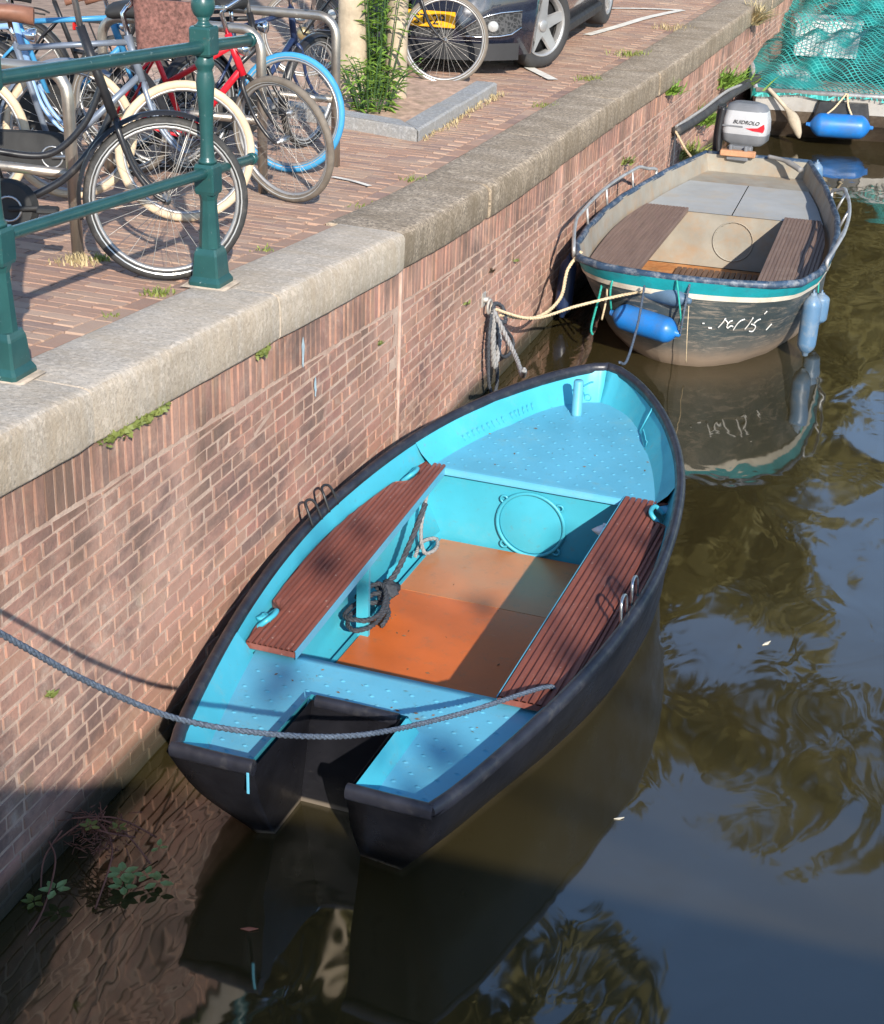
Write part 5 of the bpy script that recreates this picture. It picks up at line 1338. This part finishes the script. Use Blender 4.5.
for x, y, h, me, sc, lab in ((-2.9, 20.5, 10.8, cm2, 1.0, 'street tree beyond the parked car, its crown mirrored in the canal'), (-3.0, 25.5, 8.2, cm1, .9, 'low spreading street tree between the first two beyond the car'), (-2.9, 32.0, 9.2, cm2, 1.0, 'low spreading street tree farther along the quay'), (-3.0, 41.5, 11, cm1, 1.1, 'broad street tree halfway along the quay'), (-3.2, 53, 12, cm2, 1.25, 'broad street tree far along the quay'), (-3.0, 28.5, 10.6, cm1, 1.05, 'second street tree beyond the parked car, over the quay'), (-2.8, 37, 11.2, cm2, 1.1, 'third street tree beyond the parked car, over the quay'), (-2.8, 47, 12.5, cm1, 1.2, 'fourth street tree beyond the parked car, over the quay'), (-2.8, 60, 15, cm2, 1.5, 'fifth street tree, far along the same quay'), (17.6, 44, 13, cm1, 1.4, 'nearest street tree on the opposite bank'), (17.8, 58, 14, cm2, 1.5, 'second street tree on the opposite bank'), (17.6, 74, 15, cm1, 1.6, 'farthest street tree on the opposite bank'), (5.5, 92, 15, cm2, 1.9, 'tree closing the far end of the canal, left of two'), (12.5, 95, 15, cm1, 1.9, 'tree closing the far end of the canal, right of two')):
    tree(x, y, 1.2 if x < 0 else (2.0 if x > 16 else -.05), h, me, lab, sc, rz=y)
tt = thing('quay_tree', 'pale twin-stemmed tree growing in the planting bed behind the bicycles', 'tree', (-1.70, 10.95, 1.36))
for i, (dx, dy, r, lx, lab) in enumerate(((0, 0, .105, -.05, 0), (.27, .20, .078, .10, 0))):
    mb = MB(); mb.tube(spline([(dx, dy, -.1), (dx+.01, dy, .9), (dx+lx*.5, dy+.05, 2.4), (dx+lx*4, dy+.1, 5.5)], 6), [lerp(r*1.12, r*.6, k/18) for k in range(19)], 14); mb.build('trunk', m_bark, tt)
cr = bpy.data.objects.new('crown', cm1); COL.objects.link(cr); cr.parent = tt; cr.location = (-.9, .4, 6.6); cr.scale = (.72, .72, .62)

# ------------------------------------------------------------------ bridge behind the camera whose edge and railing shade the water
br = thing('bridge', 'bridge with iron railing behind the camera, shading the near water', 'bridge', (3, -1.5, 0))
mb = MB(); mb.box((6.0, -2.6, 2.28), (24, 5.8, .44), bev=.03); mb.build('bridge_deck', m_stone_pale, br, loc=(3, -1.5, 0))
mb = MB(); mb.box((5.6, -2.6, .8), (1.2, 5.4, 2.55)); mb.build('bridge_pier', m_stone_dark, br, loc=(3, -1.5, 0))
for z, r in ((3.02, .012),):
    mb = MB(); mb.tube([(-5, -.6, z), (17, -.6, z)], r, 8); mb.build('rail', m_green, br, loc=(3, -1.5, 0))
# unseen tree added behind the camera; twigs placed to dapple boat and wall
bt = thing('dapple_caster', 'unseen tree added behind the camera, its twigs placed to dapple the blue boat', 'tree', (14.5, -9.5, 2.5))
tk = MB(); tk.tube(spline([(0, 0, -.2), (.1, .1, 3), (.2, .3, 7)], 6), [lerp(.2, .1, k/12) for k in range(13)], 10); lf = MB(); rr = random.Random(9)
for gx, gy, gz_, t_, rad, n in ((1.50, 5.35, .43, 12.5, .13, 9), (1.52, 5.98, .43, 12.8, .13, 9), (.36, 5.70, .43, 13.0, .14, 9), (.55, 4.75, .38, 12.6, .12, 7), (1.18, 4.50, .38, 12.7, .12, 7), (-.05, 3.15, .62, 12.4, .22, 26)):
    P = Vector((gx, gy, gz_))+TOSUN*t_-Vector((14.5, -9.5, 2.5))
    tk.tube(spline([(.15, .2, P.z+.9), (P.x*.5, P.y*.5, P.z+.75), tuple(P)], 6), [lerp(.016, .006, k/12) for k in range(13)], 5)
    for _ in range(n):
        q = P+Vector((rr.gauss(0, rad), rr.gauss(0, rad), rr.gauss(0, rad*.7))); nx = Vector((rr.gauss(0, 1), rr.gauss(0, 1), rr.gauss(0, 1))).normalized(); ny = nx.orthogonal().normalized(); z_ = rr.uniform(.06, .11)
        lf.add([q-nx*z_, q+ny*z_*.6, q+nx*z_, q-ny*z_*.6], [(0, 1, 2, 3)])
tk.build('trunk', m_bark_dark, bt); lf.build('crown', m_leaf, bt)

# ------------------------------------------------------------------ ropes, ring, plants and small things
m_ironrust = pbr('iron_pale', (.42, .39, .35), .6, .4, var=.3, vs=20)
rg = thing('mooring_ring', 'pale iron mooring ring in the wall above the blue boat bow', 'mooring ring', (0, 8.89, .64))
mb = MB(); mb.tube([(-.03, 0, 0), (.02, 0, 0)], .018, 8); mb.box((-.012, 0, .0), (.012, .07, .09), bev=.004); mb.build('ring_bolt', m_ironrust, rg)
mb = MB(); mb.torus((.028, 0, -.04), .042, .009, 'x', 20, 8); mb.build('ring', m_ironrust, rg)
rope('mooring_line', [(1.49, 5.03, .42), (1.45, 4.95, .455), (1.25, 4.5, .55), (1.045, 4.0, .72), (.76, 3.6, .935), (.60, 3.3, 1.20), (.50, 2.9, 1.60), (.42, 2.4, 2.05), (.36, 1.9, 2.5)], .0095, m_rope_bluegrey, 'long blue-grey rope sagging across the stern of the blue boat', sides=8)
def coil(pts, r, m, lab): rope('rope_coil', pts, r, m, lab, 'rope', None, 8)
coil([(.05, 8.87, .56), (.06, 8.80, .40), (.06, 8.84, .14), (.07, 8.93, .02), (.07, 8.99, .12), (.06, 8.93, .36), (.05, 8.90, .56)], .012, m_rope_dark, 'left dark loop of rope hanging from the mooring ring')
coil([(.05, 8.90, .56), (.06, 8.95, .36), (.07, 9.10, .22), (.07, 9.30, .20), (.06, 9.32, .27), (.06, 9.12, .40), (.05, 8.92, .56)], .012, m_rope_dark, 'right dark loop of rope hanging from the mooring ring')
coil([(.06, 8.88, .57), (.07, 8.86, .38), (.075, 8.90, .22), (.08, 8.96, .38), (.05, 8.91, .55)], .018, m_rope_grey, 'thick grey hank of rope hanging straight under the mooring ring')
coil([(.05, 8.90, .53), (.10, 9.0, .48), (.06, 9.06, .55), (.04, 8.95, .60), (.06, 8.88, .55)], .014, m_rope_dark, 'tangled dark knot of rope on the mooring ring')
rope('mooring_line', [(.05, 8.90, .58), (.25, 8.72, .38), (.40, 8.35, .40), (.52, 7.95, .56), (.58, 7.72, .66)], .015, m_rope_grey, 'grey line from the wall ring down to the blue boat bow')
rope('mooring_line', [(.05, 8.92, .58), (.22, 9.2, .46), (.40, 9.55, .46), (.62, 9.75, .50), (.80, 9.74, .56)], .010, m_rope_tan, 'tan line from the wall ring to the bumper roll on the dinghy bow')
rope('mooring_line', [(.06, 9.0, .52), (.20, 9.35, .42), (.26, 9.7, .45), (.24, 9.95, .58), (.30, 10.05, .68)], .012, m_rope_tan, 'tan line rising from the wall ring to the dinghy gunwale')
rope('mooring_line', [(1.02, 8.05, .66), (.97, 8.5, .52), (.88, 9.2, .52), (.80, 9.72, .60)], .008, m_rope_bluegrey, 'short blue-grey line between the blue boat bow and the dinghy')
rope('mooring_line', [(.03, 14.6, .62), (.18, 14.4, .50), (.32, 14.1, .48), (.45, 13.85, .55)], .012, m_rope_tan, 'tan line from the wall to the dinghy stern')
coil([(.03, 14.6, .62), (.05, 14.5, .4), (.06, 14.45, .12), (.08, 14.52, .06)], .010, m_rope_dark, 'dark rope end hanging down the wall beside the dinghy stern')
# in the blue boat: coiled line and fuel hose under the left bench, rag, cloths
def B1(w_, s, z):
    w_ *= 1.033; s *= 1.033
    return (S0X+w_*cos(AX)+s*sin(AX), S0Y-w_*sin(AX)+s*cos(AX), z)
rp = []
for k in range(26):
    a = k*.62; r = .115+.012*sin(k*1.7); rp.append(B1(-.47+r*.62*cos(a), 1.72+r*1.35*sin(a), .055+.004*k+.02*sin(a)**2))
rope('rope_coil', rp, .011, m_rope_dark, 'dark hose coiled round the left bench post of the blue boat', 'rope', None, 5)
rope('rope_coil', [B1(-.42, 2.28, .41), B1(-.45, 2.18, .25), B1(-.47, 2.05, .14), B1(-.50, 1.95, .10), B1(-.46, 1.86, .11)], .014, m_rope_dark, 'dark hose running down from under the left bench', 'rope')
rope('rope_coil', [B1(-.50, 2.55, .40), B1(-.50, 2.45, .2), B1(-.47, 2.42, .08), B1(-.44, 2.50, .07), B1(-.47, 2.58, .08), B1(-.51, 2.50, .09), B1(-.50, 2.38, .07)], .010, m_rope_grey, 'thin grey hose loop near the forward bulkhead of the blue boat', 'rope')
def clump(name, c, r, n, m, lab, cat, seed, sz=.03, squash=.6):
    rr = random.Random(seed); mb = MB(); N1, N2 = 9, 14; rows = []
    for i in range(N1):
        ph = pi*i/(N1-1); row = []
        for k in range(N2):
            a = 2*pi*k/N2; q = r*(1+.28*sin(3*a+i)+rr.uniform(-.2, .2)); row.append((c[0]+q*sin(ph)*cos(a), c[1]+q*sin(ph)*sin(a), c[2]+r*squash*cos(ph)+rr.uniform(-.15, .15)*r))
        rows.append(row)
    mb.grid(rows, closed=True); return tag(mb.build(name, m, loc=c), lab, cat)
clump('tangled_line', B1(-.475, 1.98, .10), .055, 0, m_rope_dark, 'dark tangled clump of line beside the left bench post', 'line', 4)
clump('plastic_bag', B1(.355, 2.55, .30), .048, 0, pbr('bag_white', (.78, .78, .80), .35), 'crumpled white plastic bag tucked under the right bench', 'bag', 5)
clump('rag', B1(-.60, 1.0, .415), .032, 0, m_blue, 'crumpled blue cloth at the aft end of the left bench', 'cloth', 6, squash=.8)
# plants ----------------------------------------------------------------
def blades(mb, c, n, h, spread, rr, w_=.006, droop=.4, nx=None):
    for _ in range(n):
        a = rr.uniform(0, 2*pi); l = h*rr.uniform(.5, 1.15); o = Vector((c[0]+rr.gauss(0, spread*.4), c[1]+rr.gauss(0, spread*.4), c[2])); d = Vector((cos(a)*droop*rr.uniform(.3, 1.3), sin(a)*droop*rr.uniform(.3, 1.3), 1))
        if nx: d = d+Vector(nx)
        d.normalize(); sd = Vector((-sin(a), cos(a), 0))*w_
        m1 = o+d*l*.55; e = o+d*l+Vector((cos(a), sin(a), -.5))*l*.22*droop
        mb.add([o-sd, o+sd, m1+sd*.8, m1-sd*.8, e], [(0, 1, 2, 3), (3, 2, 4)])
def tuft(c, n, h, spread, m, lab, seed, w_=.006, droop=.6, name='grass_tuft', grp='grass tufts in the joints', nx=None):
    mb = MB(); blades(mb, c, n, h, spread, random.Random(seed), w_, droop, nx); return tag(mb.build(name, m, loc=c), lab, 'grass' if 'grass' in name else 'plant', grp)
tl = [(-.42, 5.60, 70, .055, .09, m_grass, 'green grass tuft growing against the foot of the near bicycle wheel'), (-.40, 4.85, 40, .03, .08, m_grass, 'small moss-like tuft on the paving edge, nearest the camera'), (-.40, 5.20, 26, .03, .06, m_grass, 'small tuft on the paving edge between the two green posts'), (-.40, 6.62, 30, .035, .07, m_grass, 'small tuft on the paving edge just past the near post'), (-.98, 5.92, 90, .07, .13, m_straw, 'dry straw tuft round the leg of the near steel stand'), (-.92, 6.02, 40, .06, .06, m_grass, 'green tuft at the leg of the near steel stand'),
      (-.415, 7.9, 40, .035, .12, m_grass, 'tuft beside the first stained coping stone'), (-.42, 8.75, 50, .05, .12, m_grass, 'tuft beside the stained coping, left of the dinghy bow'), (-.70, 9.55, 40, .06, .08, m_grass, 'tuft in the paving below the kerb corner'), (-.42, 11.6, 60, .06, .16, m_grass, 'tuft at the coping in front of the car wheel'), (-.42, 13.0, 70, .08, .2, m_grass, 'tuft at the coping beside the white line'), (-.45, 14.6, 90, .10, .25, m_grass, 'larger tuft at the coping beside the car wheel'), (-.62, 13.9, 60, .08, .15, m_straw, 'dry tuft by the car wheel'), (-.45, 16.6, 80, .12, .3, m_straw, 'dry grass tuft at the coping behind the car wheel')]
tl = [q for k, q in enumerate(tl) if k not in (1, 8, 12)]
for i, (x, y, n, h, sp, m, lab) in enumerate(tl): tuft((x, y, zpave(x, y)-.005), int(n*1.3), h*.62, sp*.8, m, lab, 30+i, .004)
mb = MB(); rr = random.Random(77)
for k in range(60): blades(mb, (-.79+rr.uniform(-.04, .03)-.03*(k/60), 9.95+1.9*k/60, zpave(-.7, 10.5)-.005), 5, .045, .05, rr, .004, .9)
tag(mb.build('dry_grass_fringe', m_straw), 'fringe of dry grass along the foot of the kerb', 'grass', None, 'stuff')
def cushion(y0, y1, n, m, lab, seed, zo=0.0):
    mb = MB(); rr = random.Random(seed)
    for _ in range(n):
        y = rr.uniform(y0, y1); z = ztop(y)-COPH+rr.gauss(-.004, .010)+zo; f = min(1, 6*min(y-y0, y1-y)/(y1-y0)); s = .012*f+.004
        p = Vector((wallx(y)+.018+abs(rr.gauss(0, .012)), y, z)); nx = Vector((rr.gauss(0.6, 1), rr.gauss(0, 1), rr.gauss(.5, 1))).normalized(); ny = nx.orthogonal().normalized()
        mb.add([p-nx*s, p+ny*s*.6, p+nx*s, p-ny*s*.6], [(0, 1, 2, 3)])
    return tag(mb.build('moss_cushion', m, loc=(.02, y0, ztop(y0)-COPH)), lab, 'moss', 'moss under the coping')
cushion(4.34, 4.86, 260, m_moss, 'strip of moss under the coping just right of the stone joint', 1); cushion(5.60, 5.71, 70, m_moss, 'small green moss clump under the second pale coping stone', 2)
def wallplant(y, z, n, h, m, lab, seed, sp=.05, w_=.008): return tuft((wallx(y)+.012, y, z), n, h, sp, m, lab, seed, w_, .9, 'wall_plant', 'plants rooted in the brick wall', (.9, 0, -.1))
for i, (y, z, n, h, m, lab, sp) in enumerate([(3.95, .66, 10, .03, m_moss, 'tiny sprig on the brick wall above the sagging rope', .02), (9.0, .78, 12, .05, m_twig, 'withered sprig above the mooring ring', .03), (8.5, .72, 10, .035, m_moss, 'small yellow sprig left of the mooring ring', .03), (9.5, .72, 12, .035, m_moss, 'small sprig right of the mooring ring', .03), (7.05, .93, 10, .035, m_moss, 'sprig under the last pale coping stone', .02), (12.6, .72, 40, .10, m_moss, 'moss patch on the wall beside the dinghy', .08), (14.2, 1.02, 80, .16, m_leaf_bright, 'leafy plant hanging from the coping joint behind the dinghy', .12), (15.3, .25, 160, .22, m_grass, 'grassy plant at the wall foot left of the motor', .25), (16.0, .45, 140, .26, m_leaf_bright, 'bright green bush at the wall foot behind the motor', .25), (17.2, .62, 150, .30, m_leaf_bright, 'bright green bush on the wall beside the netted boat', .3), (18.9, 1.05, 160, .34, m_straw, 'tuft of dry yellow grass hanging from the coping above the net', .16)]):
    wallplant(y, z, n, h, m, lab, 60+i, sp, .008 if n < 60 else .012)
def weed(name, c, h, stems, m, lab, seed, leafl=.10, spread=.25):
    rr = random.Random(seed); th = thing(name, lab, 'plant', c); st = MB(); lf = MB()
    for s in range(stems):
        a = rr.uniform(0, 2*pi); q = rr.uniform(.2, 1)*spread; hh = h*rr.uniform(.55, 1.05); b0 = Vector((q*.5*cos(a), q*.5*sin(a), 0)); tp_ = Vector((q*1.6*cos(a), q*1.6*sin(a), hh)); P = spline([b0, b0.lerp(tp_, .5)+Vector((0, 0, .08)), tp_], 6); st.tube(P, [lerp(.006, .002, k/12) for k in range(13)], 5)
        nl = int(hh/.028)
        for k in range(nl):
            p = P[min(12, int(12*k/nl)+0)].lerp(P[min(12, int(12*k/nl)+1)], rr.random()); a2 = rr.uniform(0, 2*pi); d = Vector((cos(a2), sin(a2), rr.uniform(-.2, .7))).normalized(); l = leafl*rr.uniform(.5, 1.2)*(1-.4*k/nl); sd = d.cross(Vector((0, 0, 1))).normalized()*l*.13
            lf.add([p, p+d*l*.4+sd, p+d*l+Vector((0, 0, -l*.25)), p+d*l*.4-sd], [(0, 1, 2, 3)])
    st.build('stem', m_leaf_dark, th); lf.build('foliage', m, th); return th
weed('willowherb', (-1.55, 11.05, 1.36), 1.25, 26, m_leaf_bright, 'tall bright green leafy weed beside the pale tree trunk', 5, .12, .22)
weed('low_weed', (-1.40, 10.55, 1.36), .34, 26, m_leaf_bright, 'low bright green weed at the foot of the pale tree trunk', 6, .12, .26)
# branch and leaves at the water's edge
wb = thing('waterside_bramble', 'reddish bramble twigs with a few green leaves at the wall foot by the near water', 'plant', (.10, 3.92, .02))
rr = random.Random(21); st = MB(); lf = MB()
def wpt(x, y, z): return (x-.10, y-3.92, z-.02)
for P in ([(.02, 3.90, .10), (.12, 3.98, .17), (.22, 4.02, .13), (.34, 4.00, .03)], [(.02, 4.02, .06), (.14, 4.00, .15), (.24, 3.92, .11), (.27, 3.74, .01)], [(.03, 3.86, .14), (.09, 3.80, .11), (.12, 3.66, .02), (.13, 3.5, -.01)], [(.05, 3.98, .16), (.18, 4.06, .14), (.30, 4.12, .05)], [(.10, 3.97, .16), (.20, 3.95, .16), (.28, 4.01, .12)], [(.04, 3.93, .14), (.02, 3.84, .08), (.05, 3.76, .02)]):
    st.tube(spline([wpt(*q) for q in P], 6), .0035, 5)
for _ in range(190):
    p = Vector(wpt(.04+rr.random()*.22, 3.90+rr.random()*.16, .12+rr.gauss(0, .025))); d = Vector((rr.gauss(0, 1), rr.gauss(0, 1), rr.gauss(.2, .6))).normalized(); st.tube([p, p+d*rr.uniform(.02, .06)], .0018, 3)
st.build('twigs', pbr('bramble_stem', (.17, .075, .055), .8, var=.4), wb)
m_leaf_mid = leafmat('leaf_mid', (.17, .28, .10), (.28, .42, .17))
def leafspray(c, n, l, rr, m, nm='leaf'):
    mb = MB()
    for k in range(n):
        a = k*2*pi/n+rr.uniform(-.3, .3); d = Vector((cos(a), sin(a), rr.uniform(-.05, .25))).normalized(); p = Vector(wpt(*c))+d*l*.12; sd = d.cross(Vector((0, 0, 1))).normalized()*l*.30; up_ = Vector((0, 0, l*.10))
        mb.add([p, p+d*l*.35+sd, p+d*l*.75+sd*.7, p+d*l, p+d*l*.75-sd*.7, p+d*l*.35-sd, p+d*l*.45-up_], [(0, 1, 6), (1, 2, 6), (2, 3, 6), (3, 4, 6), (4, 5, 6), (5, 0, 6)])
    return mb.build(nm, m, wb)
for c, n, l in (((.285, 3.90, .05), 6, .062), ((.31, 3.86, .03), 5, .055), ((.12, 3.74, .05), 5, .058), ((.36, 3.93, .04), 4, .05), ((.41, 3.92, .03), 3, .06), ((.34, 4.06, .06), 3, .04)): leafspray(c, n, l*.85, rr, m_leaf_mid)
for c, n, l in (((.06, 3.70, .01), 5, .04), ((.14, 3.95, .17), 5, .035), ((.22, 4.0, .15), 5, .03)): leafspray(c, n, l, rr, m_moss)
# bits afloat
def floatleaf(x, y, l, m, lab, rz):
    mb = MB(); mb.add([(x-l*cos(rz), y-l*sin(rz), .004), (x+l*.35*sin(rz), y-l*.35*cos(rz), .003), (x+l*cos(rz), y+l*sin(rz), .007), (x-l*.35*sin(rz), y+l*.35*cos(rz), .003), (x-l*cos(rz), y-l*sin(rz), .001), (x+l*.35*sin(rz), y-l*.35*cos(rz), .001), (x+l*cos(rz), y+l*sin(rz), .004), (x-l*.35*sin(rz), y+l*.35*cos(rz), .001)], [(0, 1, 2, 3), (4, 7, 6, 5), (0, 4, 5, 1), (1, 5, 6, 2), (2, 6, 7, 3), (3, 7, 4, 0)])
    return tag(mb.build('floating_leaf', m, loc=(x, y, 0)), lab, 'leaf')
m_brownleaf = pbr('leaf_brown', (.34, .12, .07), .6, var=.3); m_paleleaf = pbr('leaf_pale', (.62, .56, .44), .6, var=.2)
floatleaf(.79, 3.84, .030, m_brownleaf, 'small red-brown leaf afloat astern of the blue boat', .3); floatleaf(2.12, 6.45, .028, m_paleleaf, 'small pale leaf afloat right of the blue boat', 1.0); floatleaf(1.80, 4.9, .02, m_paleleaf, 'tiny pale scrap afloat in the dark blue water', .5)

db = MB(); rr = random.Random(88)
for _ in range(70):
    k = rr.random()
    if k < .4: w_, sq, z = rr.uniform(-.42, .35), rr.uniform(.95, 2.6), .0315
    elif k < .7: w_, sq, z = rr.uniform(-.45, .45), rr.uniform(.56, .80), .3765
    else: w_, sq, z = rr.uniform(-.42, .42), rr.uniform(2.8, 3.35), .4235+.055*(rr.random()*0)
    if k >= .7: z = FZ+.055*max(0, (sq-FF)/1.1)+.0015
    q = Vector(B1(w_, sq, z)); l = rr.uniform(.004, .013); a = rr.uniform(0, 6.28)
    db.add([q+Vector((l*cos(a), l*sin(a), .001)), q+Vector((-l*.4*sin(a), l*.4*cos(a), .003)), q-Vector((l*cos(a), l*sin(a), -.001)), q+Vector((l*.4*sin(a), -l*.4*cos(a), .0))], [(0, 1, 2, 3)])
tag(db.build('litter', pbr('litter_brown', (.16, .095, .05), .9, var=.5, vs=40)), 'small dry leaf bits and dirt lying on the decks of the blue boat', 'litter', None, 'stuff')
